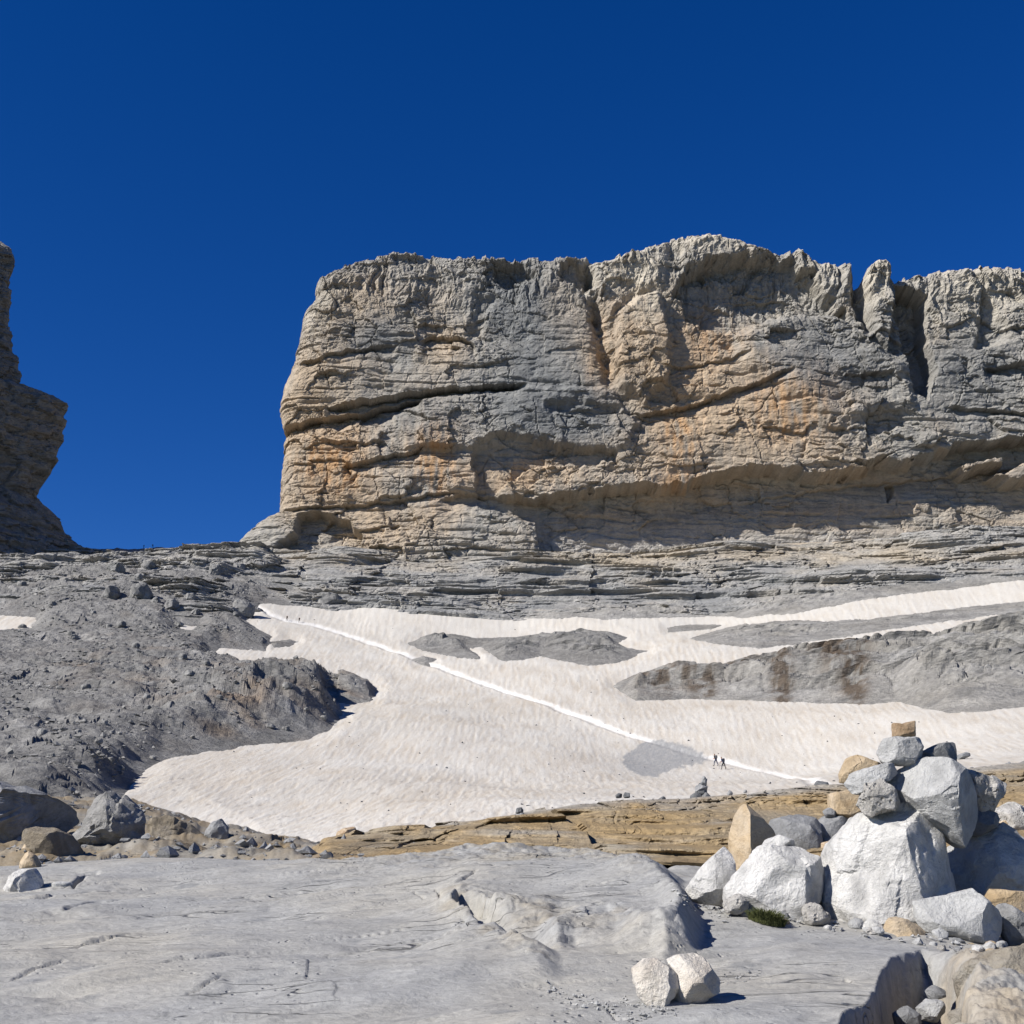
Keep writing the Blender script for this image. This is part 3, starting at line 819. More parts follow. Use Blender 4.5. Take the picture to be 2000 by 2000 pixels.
def cliff_depth(px, py, X, Z):
    """Distance of the wall behind the plane Y = WY (positive = recessed), features read off the photograph."""
    x = px / K; y = py / K
    wx = 7 * fbm(X / 22, Z / 22, 0, 4, seed=101); wz = 5 * fbm(X / 22, Z / 22, 5, 4, seed=102)
    jx = 9 * fbm(X / 6, Z / 6, 1, 4, seed=103); jy = 7 * fbm(X / 6, Z / 6, 7, 4, seed=104)
    xq = x + jx; yq = y + jy
    d = np.zeros(x.shape)
    up = sstep(640, 540, y)
    # big bays and ribs of the wall
    d += 3.2 * fbm(X / 60, Z / 90, 0, 2, seed=105)
    d -= 3.0 * facet2((X + wx) / 21, (Z + wz) / 16, 111)
    d -= 1.2 * facet2((X + wx) / 9, (Z + wz) / 6, 112)
    d -= 0.45 * facet2((X + wx * 0.6) / 3.6, (Z + wz * 0.6) / 2.6, 113)
    d -= 0.26 * facet2(X / 1.6, Z / 1.3, 114)
    bx_ = X + 1.1 * wx + 1.4 * fbm(X / 3.5, Z / 3.5, 5, 3, seed=106); bz_ = Z + 0.04 * X + 0.8 * wz + 1.0 * fbm(X / 3.5, Z / 3.5, 8, 3, seed=107)
    brk = 0.25 + 0.9 * sstep(-0.2, 0.25, fbm(X / 35, Z / 25, 9, 3, seed=108))
    d -= brk * (1.7 * blocks(bx_ / 14, bz_ / 8, 109, 0.3, 0.04) + 0.55 * blocks(bx_ / 5.5, bz_ / 2.6, 110, 0.35, 0.06) + 0.22 * blocks(bx_ / 2.2, bz_ / 1.2, 120, 0.4, 0.12)) - 0.15 * facet2(X / 0.9, Z / 0.7, 98)
    d += 0.4 * fbm(X / 4, Z / 2.2, 3, 4, seed=115)
    zz = Z + 0.035 * X + 2.5 * fbm(X / 60, Z / 30, 3, 3, seed=94)
    for stp, dep_, sd_ in ((2.3, 0.32, 95), (4.9, 0.75, 96)):
        g_ = (zz / stp) % 1.0
        dep_ = dep_ * (0.35 + 0.65 * np.clip(sstep(980, 760, x) + 0.1 * sstep(860, 920, y), 0, 1))
        d += dep_ * np.exp(-((g_ - 0.5) / 0.075) ** 2) * sstep(-0.05, 0.25, fbm(X / 26, zz / (0.9 * stp), 4, 3, seed=sd_)) * (1 - 0.7 * up)
        d -= 0.45 * dep_ * np.exp(-((g_ - 0.66) / 0.09) ** 2) * sstep(-0.05, 0.25, fbm(X / 26, zz / (0.9 * stp), 4, 3, seed=sd_)) * (1 - 0.7 * up)
    jn, jv = cell2((X + 0.5 * wx) / 14, (Z + wz) / 30, 97)
    d += 0.9 * np.exp(-(jn / 0.02) ** 2) * sstep(-0.1, 0.2, fbm(X / 20, Z / 20, 8, 2, seed=93))
    # flutes in the upper third
    fl = fbm((X + 1.6 * wx) / 6.5, (Z + 1.5 * wz) / 24, 0, 4, seed=116, ridged=True) * sstep(-0.45, 0.25, fbm(X / 20, Z / 20, 3, 2, seed=99))
    d -= up * ((2.3 + 1.6 * sstep(1400, 1520, x)) * fl + 0.9 * fbm((X + 1.0 * wx) / 2.6, (Z + wz) / 8, 0, 3, seed=117, ridged=True))
    # thin bedding everywhere below the flutes
    q = (Z + 0.03 * X + 5.0 * fbm(X / 40, Z / 22, 2, 4, seed=118)) / 6.5
    fr = q - np.floor(q)
    lay = _U[_hash(np.floor(q).astype(np.int32), (X / 40 + 0.4 * wx).astype(np.int32) * 0, np.zeros(x.shape, np.int32), 5)][..., 0]
    d += (1 - up) * (1.1 * np.exp(-((fr - 0.12) / 0.13) ** 2) * (0.3 + lay) * sstep(-0.25, 0.3, fbm(X / 18, Z / 10, 6, 3, seed=119)))

    def ledge(pts, amp, drop, taper=0.12, w=2.0):
        P = np.asarray(pts, float)
        fy = np.interp(xq, P[:, 0], P[:, 1])
        fx = (xq - P[0, 0]) / (P[-1, 0] - P[0, 0])
        m = sstep(0, taper, fx) * sstep(1, 1 - taper, fx)
        t = yq - fy
        return amp * m * sstep(-w * 0.5, w * 0.5, t) * np.exp(-np.maximum(t, 0) / drop)

    def reg(poly, amp, w=5.0, jit=1.0):
        return amp * sstep(-w, w, poly_sd(x + jx * jit, y + jy * jit, poly))

    # bedding overhangs on the left half
    d += ledge([(505, 800), (540, 798), (640, 782), (735, 760), (800, 752)], 8.0, 34, 0.06)
    d += ledge([(600, 772), (740, 746), (830, 738), (930, 728), (1000, 722)], 8.0, 22, 0.1)
    d += ledge([(640, 880), (700, 868), (800, 846), (870, 842)], 5.0, 20)
    d += ledge([(640, 838), (700, 836), (730, 830)], 2.6, 10)
    d += ledge([(510, 962), (600, 956), (700, 950), (830, 930), (900, 925)], 3.6, 12)
    d += ledge([(620, 1010), (700, 1000), (760, 990)], 2.6, 14)
    d += ledge([(560, 690), (640, 668), (720, 655), (760, 650)], 3.4, 14)
    d += ledge([(790, 640), (830, 632), (880, 640), (905, 665)], 4.5, 16)
    d += ledge([(1190, 790), (1290, 770), (1390, 735), (1500, 700)], 5.0, 20)
    d += ledge([(1230, 700), (1330, 690), (1420, 665)], 2.2, 14)
    d += ledge([(1780, 770), (1850, 772), (1932, 780), (2050, 785)], 4.0, 20)
    d += ledge([(1850, 700), (1932, 688), (2050, 690)], 5.0, 28)
    # cave by the gap
    d += reg([(560, 975), (600, 965), (655, 985), (680, 1010), (690, 1045), (600, 1050), (520, 1040), (560, 1010)], 9.0, 4)
    # grey panel standing proud left of centre
    d -= reg([(735, 765), (900, 735), (1150, 740), (1200, 800), (1180, 850), (960, 835), (880, 850), (770, 845)], 2.4, 6)
    # arch and hollow in the middle
    d += reg([(893, 850), (905, 832), (950, 820), (990, 826), (1060, 845), (1160, 850), (1165, 872), (1080, 878), (1000, 880), (970, 900), (940, 935), (895, 935)], 5.0, 4, 1.8)
    d += reg([(1030, 765), (1100, 760), (1170, 775), (1150, 800), (1090, 790), (1040, 785)], 3.0, 7)
    # knobs and shadowed nooks below the rim
    d += reg([(925, 500), (985, 503), (1000, 520), (985, 545), (945, 540)], 4.5, 6, 2.0)
    d += reg([(1065, 500), (1112, 505), (1118, 545), (1085, 545), (1060, 528)], 5.0, 6, 2.0)
    d += reg([(740, 486), (810, 484), (820, 500), (745, 502)], 3.0, 4)
    d += reg([(900, 560), (935, 560), (900, 640), (880, 650)], 2.5, 8)
    # dark corner and the buttress to its right
    gd, gf, gs = line_d(xq, yq, [(1105, 500), (1112, 545), (1128, 600), (1140, 660), (1150, 720)])
    d += 7.0 * np.exp(-(gd / 13) ** 2) * (0.7 + 0.9 * fbm(X / 8, Z / 8, 2, 3, seed=92))
    d -= reg([(1165, 600), (1200, 572), (1240, 560), (1262, 640), (1260, 720), (1215, 760), (1170, 735), (1162, 680)], 5.5, 8)
    d -= reg([(1120, 505), (1180, 480), (1260, 460), (1250, 540), (1190, 560), (1150, 600), (1125, 570)], 3.0, 10)
    # shadowed bay below the dome
    d += reg([(1272, 560), (1285, 525), (1330, 508), (1400, 492), (1455, 490), (1500, 500), (1540, 545), (1600, 606), (1560, 592), (1480, 596), (1420, 612), (1370, 628), (1305, 612)], 8.5, 7, 2.2)
    d -= reg([(1280, 470), (1340, 452), (1410, 465), (1450, 482), (1420, 492), (1330, 505), (1285, 515)], 3.0, 8)
    # notch, pillar and gully on the right
    gd, gf, gs = line_d(x + 0.5 * jx, y, [(1617, 500), (1617, 560), (1640, 625)])
    d += 9.0 * np.exp(-(gd / 11) ** 2) * sstep(640, 600, y)
    d -= reg([(1628, 520), (1650, 498), (1672, 515), (1680, 600), (1672, 660), (1650, 640), (1632, 600)], 5.0, 4, 0.5)
    d += reg([(1688, 545), (1715, 552), (1745, 566), (1746, 640), (1762, 700), (1746, 756), (1722, 735), (1705, 650), (1688, 600)], 15.0, 4, 0.7)
    d += reg([(1845, 545), (1880, 600), (1910, 640), (1840, 660), (1850, 600)], 4.0, 7)
    # broad grey bulge
    d -= reg([(1390, 640), (1480, 600), (1570, 600), (1640, 640), (1700, 700), (1720, 770), (1560, 800), (1480, 740), (1400, 690)], 4.0, 14)
    # the great overhang along the foot
    amp = np.interp(x, [830, 900, 1020, 1200, 1400, 1932], [3.0, 7.0, 12.0, 15.0, 16.0, 15.5])
    ceil_ = np.interp(xq, [820, 870, 1000, 1100, 1225, 1240, 1300, 1370, 1400, 1480, 1560, 1640, 1660, 1760, 1860, 1932, 2400], [950, 928, 940, 925, 912, 918, 908, 890, 880, 884, 872, 872, 858, 842, 830, 822, 800])
    t = y + 1.6 * jy - ceil_
    low = np.interp(x, [820, 900, 1010, 1060, 2400], [960, 955, 985, 1300, 1300])
    rec = sstep(-2.5, 3.5, t) * sstep(15, -15, y + 1.5 * jy - low) * sstep(815, 850, x)
    d = d * (1 - 0.3 * rec) + rec * amp * (0.85 + 0.15 * np.clip(t / 40, 0, 1))
    # bands inside the recess, and ribs that still catch the sun
    d += rec * (0.7 * fbm(X / 50, (Z + 0.03 * X) / 4.0, 0, 3, seed=121) - 1.2 * facet2((X + wx) / 13, (Z + wz) / 5, 123))
    d -= rec * ledge([(1380, 936), (1450, 925), (1600, 900), (1800, 880), (2000, 860)], -2.0, 10)
    for pts in ([(1480, 880), (1530, 868), (1600, 870), (1650, 876), (1600, 888), (1520, 892)], [(1660, 862), (1760, 828), (1800, 840), (1700, 872)], [(1810, 872), (1890, 858), (1900, 866), (1830, 884)], [(1880, 892), (1932, 870), (2000, 880), (1932, 902)]):
        d -= rec * reg(pts, 13.0, 4, 1.6)
    d += rec * reg([(1690, 896), (1706, 893), (1704, 915), (1694, 930)], 4.0, 2, 0.3)
    # foot of the wall comes forward on the left
    foot = sstep(940, 1080, y) * sstep(1080, 980, x)
    d -= 9.0 * foot
    # stacks of thin ledges on the foot
    d += foot * 1.6 * np.exp(-((((Z + 0.02 * X + 3.5 * fbm(X / 20, Z / 9, 4, 3, seed=122)) / 3.6) % 1.0 - 0.2) / 0.16) ** 2)
    return d, rec

def build_cliff():
    nc, nr = 800, 410
    x0 = float(at(522 * K, 958 * K, WY)[0])
    x1 = float(at(2400, 800, WY)[0])
    s = np.linspace(0, 1, nc) ** 1.08 * (x1 - x0) + x0
    sx, sz = zip(*[(float(at(a, b, WY)[0]), float(at(a, b, WY)[2])) for a, b in SIL])
    bx, bz = zip(*[(float(at(a, b, WY)[0]), float(at(a, b, WY)[2])) for a, b in BOT])
    lx, lz = zip(*[(float(at(a, b, WY)[0]), float(at(a, b, WY)[2])) for a, b in LEFT])
    lt = float(at(592 * K, 530 * K, WY)[0])
    st_ = s + (lt - x0) * np.exp(-(s - x0) / 26.0)
    top = np.interp(st_, sx, sz) + 1.1 * fbm(s / 3.0, 0 * s, 0 * s, 4, 0.6, seed=131) + 0.9 * blocks(s / 3.6, 0 * s, 133) * sstep(0, 6, s - x0)
    bot = np.interp(s, bx, bz) - 3
    v = np.linspace(0, 1, nr)[:, None]
    Z = bot + v * (top - bot)
    X = np.repeat(s[None], nr, 0)
    left = np.interp(Z, np.array(lz), np.array(lx)) + 0.8 * fbm(0 * Z, Z / 3.5, 0 * Z, 4, seed=132)
    X = X + (left - x0) * np.exp(-(X - x0) / 26.0)
    px, py = to_px(X, np.full(X.shape, WY), Z)
    d, rec = cliff_depth(px, py, X, Z)
    e = X - left
    corner = 8.0 * np.exp(-e / 2.4) + 5.0 * np.exp(-e / 9.0)
    rim = 3.0 * np.exp(-(top - Z) / 0.8)
    Y = WY + d + corner + rim
    n1 = fbm(X / 22, Z / 22, 0, 5, seed=141); n2 = fbm(X / 4, Z / 5, 0, 4, seed=142); n3 = fbm(X / 2.2, Z / 16, 0, 4, seed=143)
    b = lambda *a: blob(px, py, *a)
    c = np.ones(X.shape + (3,)) * GREY
    tan = b(620, 850, 120, 120) + 0.7 * b(600, 690, 90, 110) + 0.7 * b(720, 1000, 180, 70) + b(1225, 640, 70, 110) + b(1340, 800, 190, 100) + b(1300, 690, 120, 70) + 0.7 * b(840, 650, 60, 60) + 0.8 * b(1130, 680, 26, 60) + 0.9 * b(1010, 900, 140, 40) + 0.6 * b(700, 560, 100, 60) + 0.5 * b(1560, 860, 140, 40) + 0.6 * b(1040, 590, 60, 70)
    cream = b(1180, 520, 80, 50) + b(1640, 540, 30, 60) + b(1850, 560, 120, 50) + b(1330, 460, 120, 25) + 0.7 * b(1540, 520, 50, 40) + 0.7 * b(600, 580, 40, 60) + 0.6 * b(1230, 600, 50, 60)
    blue = b(1050, 780, 150, 70) + 0.8 * b(1000, 640, 70, 120) + 0.8 * b(1560, 690, 140, 80) + 0.7 * b(960, 560, 60, 70) + 0.7 * b(1850, 720, 100, 70) + 0.6 * b(700, 640, 80, 40) + 0.5 * b(760, 790, 90, 50)
    org = b(640, 885, 40, 40) + 1.2 * b(820, 880, 30, 50) + 1.2 * b(1280, 830, 28, 60) + 0.9 * b(1480, 770, 60, 40) + 0.7 * b(1340, 650, 45, 30) + 0.8 * b(600, 860, 30, 40) + 0.6 * b(1290, 905, 60, 20) + 0.5 * b(1130, 690, 20, 50) + 0.5 * b(1510, 810, 60, 20)
    c = mixc(c, TAN, np.clip(tan * 1.1 + 0.6 * n1 + 0.25 * n3 - 0.05, 0, 1))
    c = mixc(c, BLUE, np.clip(blue * 1.35 + 0.7 * n1 * (blue > 0.2) + 0.3 * n2 - 0.1, 0, 0.95))
    c = mixc(c, CREAM, np.clip(cream * 0.9 + 0.4 * n2 - 0.1, 0, 0.9))
    org2 = b(640, 870, 90, 70) + b(830, 880, 60, 70) + b(1290, 830, 60, 90) + b(1480, 770, 110, 70) + b(1330, 650, 80, 60) + 0.7 * b(1010, 890, 120, 40) + 0.6 * b(1150, 650, 40, 90)
    c = mixc(c, np.array([0.50, 0.365, 0.245]), np.clip(org2 * (0.55 + 0.9 * n1 + 0.7 * n3), 0, 0.75))
    c = mixc(c, ORANGE, np.clip(org * (0.45 + 1.2 * n3 + 0.9 * n2), 0, 0.7))
    band = fbm(X / 70, (Z + 0.05 * X) / 5.0, 0, 3, seed=144)
    c = mixc(c, np.array([0.44, 0.355, 0.265]), rec * np.clip(0.6 + 0.9 * band + 0.7 * n1, 0, 1) * sstep(1030, 960, py / K))  # brown and grey bands of the recess, painted paler to brighten its shade
    c = mixc(c, np.array([0.46, 0.435, 0.40]), rec * sstep(960, 1020, py / K) * 0.8)
    c = c * (1 + 0.2 * n2 + 0.14 * n3)[..., None]
    # streaks of dark wash below seeps
    st = np.clip(fbm(X / 1.6, Z / 30, 0, 3, seed=145) * 2.2 - 0.5, 0, 1)
    c = mixc(c, np.array([0.16, 0.16, 0.165]), st * 0.35 * (0.4 + blue))
    c = c * 1.15
    # flank along the gap and plateau on top
    nf, nt_ = 26, 16
    V = np.stack([X, Y, Z], -1)
    back = np.linspace(1, 0, nf, endpoint=False)[None, :] ** 1.5 * 85
    FV = np.repeat(V[:, :1], nf, 1)
    FV[..., 1] += back
    FV[..., 0] += 2.5 * fbm(FV[..., 1] / 9, FV[..., 2] / 9, 0, 3, seed=151) * np.minimum(back / 6, 1) + back * 0.05
    V = np.concatenate([FV, V], 1); c = np.concatenate([np.repeat(c[:, :1], nf, 1), c], 1)
    bk = (np.linspace(0, 1, nt_ + 1)[1:, None] ** 1.7) * 70
    TV = np.repeat(V[-1:], nt_, 0)
    TV[..., 1] += bk
    TV[..., 2] -= 0.12 * bk
    V = np.concatenate([V, TV], 0); c = np.concatenate([c, np.repeat(c[-1:], nt_, 0)], 0)
    F = grid_faces(V.shape[0], V.shape[1])
    link('cliff', make_mesh('cliff', V, F, np.clip(c, 0.03, 0.8), smooth=False), M_CLIFF, kind='structure')
build_cliff()

# ================================================================== ROCK TOWER (left of the gap)
def build_tower():
    prof = k([(215, 1120), (165, 1040), (128, 1008), (118, 985), (90, 960), (72, 944), (76, 920), (98, 885), (108, 868), (120, 820), (126, 765), (108, 752), (70, 741), (40, 735), (36, 690), (22, 645), (17, 600), (20, 560), (17, 522), (26, 505), (22, 470), (2, 455), (-30, 445), (-80, 430)])
    Yc = 500.0
    P = [at(a, b, Yc) for a, b in prof]
    lz = np.array([float(p[2]) for p in P]); lx = np.array([float(p[0]) for p in P])
    nr, nc = 420, 150
    Z1 = np.linspace(lz[0], lz[-1], nr)
    edge = np.interp(Z1, lz, lx) + 1.2 * fbm(0 * Z1, Z1 / 3.0, 0 * Z1, 4, 0.6, seed=161) + 1.0 * blocks(0 * Z1, Z1 / 3.4, 162)
    t = np.linspace(0, 1, nc)[None, :]
    # plan of the face: from far left, near, to the corner by the gap; its normal points right, away from the sun
    L = 95.0
    s = (t - 1) * L
    dirx, diry = 0.62, 0.785
    X = edge[:, None] + s * dirx; Y = Yc + s * diry; Z = np.repeat(Z1[:, None], nc, 1)
    a = s + 0 * Z
    d = 2.4 * facet2(a / 14, Z / 12, 163) + 1.2 * facet2(a / 5, Z / 4.5, 164) + 0.6 * facet2(a / 2, Z / 1.7, 165) + 1.0 * fbm(a / 6, Z / 4, 0, 4, seed=166)
    d = d + 1.4 * blocks((a + 2 * fbm(a / 4, Z / 4, 0, 3, seed=169)) / 8, (Z + 1.5 * fbm(a / 4, Z / 4, 5, 3, seed=170)) / 5.5, 171, 0.4, 0.06) + 0.6 * blocks(a / 3 + 0.3 * fbm(a, Z, 0, 2, seed=172), Z / 2.4, 173, 0.3, 0.1)
    q = (Z + 0.06 * a + 5 * fbm(a / 30, Z / 14, 3, 3, seed=174)) / 8.0
    d = d - 1.3 * np.exp(-(((q - np.floor(q)) - 0.2) / 0.15) ** 2)
    d = d * sstep(0, 3.0, -a)
    X = X + d * diry; Y = Y - d * dirx
    n1 = fbm(a / 15, Z / 15, 0, 4, seed=167); n2 = fbm(a / 4, Z / 4, 0, 4, seed=168)
    c = mixc(np.ones(X.shape + (3,)) * np.array([0.26, 0.255, 0.245]), np.array([0.32, 0.28, 0.235]), np.clip(0.4 + 1.3 * n1, 0, 1)) * (1 + 0.35 * n2)[..., None]  # rock toned darker than the cliff, deepening the shade on this face
    V = np.stack([X, Y, Z], -1)
    # back side of the tower, beyond the corner
    nb = 14
    bk = (np.linspace(0, 1, nb + 1)[None, 1:]) ** 1.5 * 70
    BV = np.repeat(V[:, -1:], nb, 1)
    BV[..., 1] += bk * 0.85
    BV[..., 0] -= bk * 0.5
    V = np.concatenate([V, BV], 1); c = np.concatenate([c, np.repeat(c[:, -1:], nb, 1)], 1)
    link('rock_tower', make_mesh('rock_tower', V, grid_faces(*V.shape[:2]), np.clip(c, 0.03, 0.8), smooth=False), M_CLIFF, kind='structure')
build_tower()

# ================================================================== FOREGROUND SLABS AND OCHRE LEDGE
FC = [('w', -2.5, 1.2, -1.25), ('w', 0.0, 1.2, -1.25), ('w', 2.5, 1.2, -1.25),
      (0, 2000, 5.5), (500, 2000, 5.3), (1000, 2000, 5.3), (1500, 2000, 5.2), (2000, 2000, 5.2),
      (0, 1900, 7.0), (500, 1900, 6.8), (1000, 1910, 6.6), (1500, 1905, 6.4), (2000, 1905, 6.4),
      (0, 1800, 9.5), (500, 1800, 9.0), (1000, 1825, 8.3), (1400, 1820, 7.9), (1700, 1845, 7.5), (2000, 1868, 7.3),
      (0, 1740, 12.5), (500, 1730, 12.0), (900, 1712, 12.0), (1200, 1725, 10.5), (1400, 1768, 9.2), (1650, 1800, 8.6), (2000, 1815, 8.6),
      (0, 1696, 16), (300, 1678, 16.5), (600, 1681, 16.5), (1000, 1668, 16.5), (1400, 1694, 14), (1700, 1725, 11), (2000, 1745, 11),
      (600, 1684, 18.5), (1000, 1670, 18.5), (1400, 1694, 17), (1700, 1690, 15), (2000, 1690, 15),
      (620, 1655, 24), (890, 1620, 28), (1014, 1600, 30), (1140, 1580, 33), (1220, 1574, 34), (1304, 1580, 31), (1387, 1574, 31), (1550, 1552, 31), (1650, 1547, 31), (1800, 1520, 33), (1930, 1497, 34), (2100, 1480, 34),
      (450, 1665, 24), (300, 1655, 24), (100, 1675, 22), (0, 1682, 22), (-200, 1690, 22), (300, 1600, 38), (420, 1630, 36), (120, 1562, 46), (200, 1562, 48), (0, 1562, 46), (-200, 1560, 46), (500, 1642, 38), (330, 1580, 46), (420, 1608, 48),
      (600, 1662, 40), (1000, 1622, 50), (1300, 1592, 45), (1600, 1562, 45), (2000, 1512, 50), (2400, 1480, 50),
      (-200, 1640, 72), (0, 1640, 72), (250, 1655, 72), (500, 1680, 72), (1000, 1662, 72), (1500, 1630, 72), (2000, 1580, 72), (2400, 1560, 72),
      (-400, 2000, 5.6), (2400, 2000, 5.4), (-400, 1740, 12.5), (2400, 1800, 8.8), (2400, 1745, 12), (-400, 1696, 16), (2300, 1690, 16)]
FBASE = tps(FC)
def z5(p): return [(0 + a / 3.22, 1480 + b / 3.22) for a, b in p]
def z6(p): return [(600 + a / 2.415, 1500 + b / 2.415) for a, b in p]
def z7(p): return [(1200 + a / 2.415, 1650 + b / 2.415) for a, b in p]
CRACKS = [(z5([(-40, 930), (200, 885), (500, 832), (590, 815), (700, 800), (1000, 795)]), 0.05, 7, 1), (z5([(250, 1000), (380, 990), (540, 950), (690, 930), (830, 910), (1000, 870)]), 0.045, 6, 1),
          (z5([(410, 1265), (560, 1225), (680, 1200), (840, 1160)]), 0.03, 4, 1), (z5([(1540, 900), (1700, 885), (1870, 870)]), 0.03, 4, 1),
          (z5([(950, 1390), (1100, 1360), (1300, 1345), (1540, 1310)]), 0.025, 4, 1),
          (z6([(1000, 1200), (1200, 1180), (1370, 1130), (1450, 1190), (1600, 1215)]), 0.02, 4, 0), (z6([(500, 640), (520, 660), (555, 692)]), 0.04, 5, 0),
          (z6([(600, 640), (612, 670), (640, 710)]), 0.05, 5, 0), (z6([(670, 650), (730, 625), (800, 590)]), 0.03, 5, 1),
          (z5([(0, 1450), (200, 1400), (280, 1380), (420, 1350)]), 0.02, 4, 1), (z5([(1160, 1480), (1260, 1465), (1400, 1420)]), 0.02, 4, 1),
          (z7([(620, 395), (650, 380), (670, 372)]), 0.03, 6, 0), (z7([(1080, 640), (1120, 655)]), 0.03, 6, 0), (z5([(450, 800), (520, 750), (570, 720), (640, 700)]), 0.12, 12, 0)]
UPPER = z6([(1100, 1010), (1000, 945), (900, 885), (760, 805), (680, 740), (720, 715), (800, 725), (870, 760), (950, 785), (1020, 800), (1100, 800), (1190, 855), (1260, 822), (1450, 822), (1560, 850), (1640, 862), (1690, 890), (1750, 860), (1765, 780), (1755, 700), (1700, 620), (1640, 575), (1560, 520), (1300, 420), (0, 380), (-1500, 400), (-1500, 1800), (900, 1800)])
HOLE = z7([(1180, 760), (1260, 650), (1340, 575), (1440, 545), (1560, 555), (1650, 585), (1715, 640), (1728, 715), (1690, 745), (1720, 900), (1000, 1000), (1080, 840)])

def build_foreground():
    Yf = np.concatenate([np.geomspace(1.2, 4.8, 24, endpoint=False), np.geomspace(4.8, 18, 390, endpoint=False), np.geomspace(18, 36, 90, endpoint=False), np.geomspace(36, 74, 50)])
    uu = np.concatenate([np.linspace(-0.62, -0.445, 30, endpoint=False), np.linspace(-0.445, 0.445, 740, endpoint=False), np.linspace(0.445, 0.62, 31)])
    Y, ug = np.meshgrid(Yf, uu, indexing='ij')
    X = ug * Y
    Z = FBASE(X, Y)
    px, py = to_px(X, Y, Z)
    m = Y / FPX
    jx = 13 * fbm(X / 0.6, Y / 1.2, 0, 5, 0.55, seed=201); jy = 8 * fbm(X / 0.45, Y / 0.6, 5, 5, 0.6, seed=202)
    slab = sstep(18.5, 15.5, Y)
    # grain of the slab: gentle swells and fine striae rising to the right
    ca, sa = math.cos(math.radians(24)), math.sin(math.radians(24))
    a = X * ca + Y * sa; b = -X * sa + Y * ca
    h = slab * (0.17 * fbm(a / 2.8, b / 1.7, 0, 4, seed=203) + 0.022 * fbm(a / 0.9, b / 0.22, 0, 4, seed=204) + 0.007 * fbm(a / 0.25, b / 0.07, 0, 3, seed=205))
    h = h + slab * 0.035 * facet2((a + 0.3 * fbm(a, b, 0, 3, seed=200)) / 1.7, b / 0.8, 206)
    near = sstep(5.5, 7.5, Y)
    # long fine fissures along the bedding
    for fa, fb, dep_, sd_ in ((2.6, 0.42, 0.022, 241), (3.5, 0.9, 0.030, 243)):
        g_ = fbm(a / fa, b / fb, 0, 2, 0.35, seed=sd_)
        h = h - slab * dep_ * np.exp(-(g_ / 0.035) ** 2) * sstep(0.05, 0.3, fbm(a / 1.6, b / 0.9, 3, 3, seed=sd_ + 5))
    # chips broken off the slab: thin curved steps along the bedding
    q = (Z * 2.2 + 0.25 * b + 0.3 * fbm(X / 1.4, Y / 1.4, 3, 4, seed=207)) / 0.32
    fr = q - np.floor(q)
    h = h + slab * 0.012 * (sstep(0.0, 0.10, fr) - fr) * sstep(0.0, 0.3, fbm(X / 2.2, Y / 2.2, 8, 3, seed=208))
    # upper level with its scarp and crease
    sd = poly_sd(px + jx, py + jy, UPPER)
    A = np.interp(px, [300, 850, 900, 1000, 1060, 1350, 1500], [0.0, 0.11, 0.15, 0.155, 0.15, 0.18, 0.05])
    A = A * np.interp(py, [1600, 1690, 1720, 1860, 1915, 1940], [0.3, 0.7, 1.0, 1.0, 0.35, 0.0])
    wsc = 7.0 + 60.0 * sstep(940, 1010, px)
    cut = sstep(-4, 1, sd / wsc * 6) * np.exp(-np.maximum(sd, 0) / 190.0)
    h = h + A * cut
    scarp = np.exp(-((sd - 6) / 26.0) ** 2) * (A > 0.05)
    h = h + scarp * (0.03 * facet2(X / 0.45, Y / 0.35, 211) + 0.015 * blocks(X / 0.3 + 0.3 * fbm(X / 0.2, Y / 0.2, 0, 3, seed=206), Y / 0.25, 205, 0.6, 0.1) + 0.025 * facet2(X / 0.1, Y / 0.09, 210) + 0.05 * fbm(X / 0.25, Y / 0.25, 3, 5, 0.6, seed=212))
    # hollow at the lower right
    hd = poly_sd(px + jx * 1.3, py + jy * 1.3, HOLE)
    hol = sstep(-3, 10 + 60 * sstep(1790, 1900, px), hd)
    h = h - 0.46 * hol + sstep(0, 40, hd) * (0.20 * facet2((X + 0.05 * jx / 9) / 0.26, Y / 0.22, 213) + 0.07 * facet2(X / 0.09, Y / 0.08, 209) + 0.08 * fbm(X / 0.2, Y / 0.2, 0, 5, 0.6, seed=214))
    lip = np.exp(-((hd + 10) / 22) ** 2)
    h = h + sstep(1800, 1900, px) * sstep(1850, 1890, py) * (0.10 * facet2(X / 0.35, Y / 0.3, 208) + 0.05 * fbm(X / 0.12, Y / 0.12, 0, 5, 0.6, seed=209))
    for pts, dep, w, step in CRACKS:
        d, f, s = line_d(px + 0.55 * jx, py + 0.55 * jy, pts)
        t_ = sstep(0, 0.15, f) * sstep(1, 0.85, f)
        wv = 0.45 + 0.8 * np.clip(fbm(X / 0.35, Y / 0.35, 9, 3, seed=215) + 0.5, 0, 1.3)
        h = h - dep * 0.9 * np.exp(-(d / (0.30 * w * wv)) ** 2) * t_ * sstep(-0.5, -0.05, fbm(X / 0.3, Y / 0.3, 4, 3, seed=216))
        if step:
            h = h + dep * 0.35 * sstep(0, 0.4, f) * sstep(1, 0.6, f) * np.where(s < 0, 1, 0) * np.exp(-d / 13.0)
    # long shadowed bedding gap below the ochre ledge
    d, f, s = line_d(px + 0.3 * jx, py + 0.3 * jy, z6([(1290, 492), (1500, 470), (1700, 452), (1950, 436)]))
    h = h - 0.16 * np.exp(-(d / 4.5) ** 2) * sstep(0, 0.1, f)
    # ochre ledge: stepped, crumbling face
    och = sstep(16.8, 18.4, Y + 0.8 * fbm(X / 2, Y / 2, 0, 3, seed=216)) * sstep(560, 640, px + 2 * jx)
    och_r = och
    qz = (Z + 0.25 * fbm(X / 3, Y / 3, 0, 4, seed=217)) / 0.62
    fr = qz - np.floor(qz)
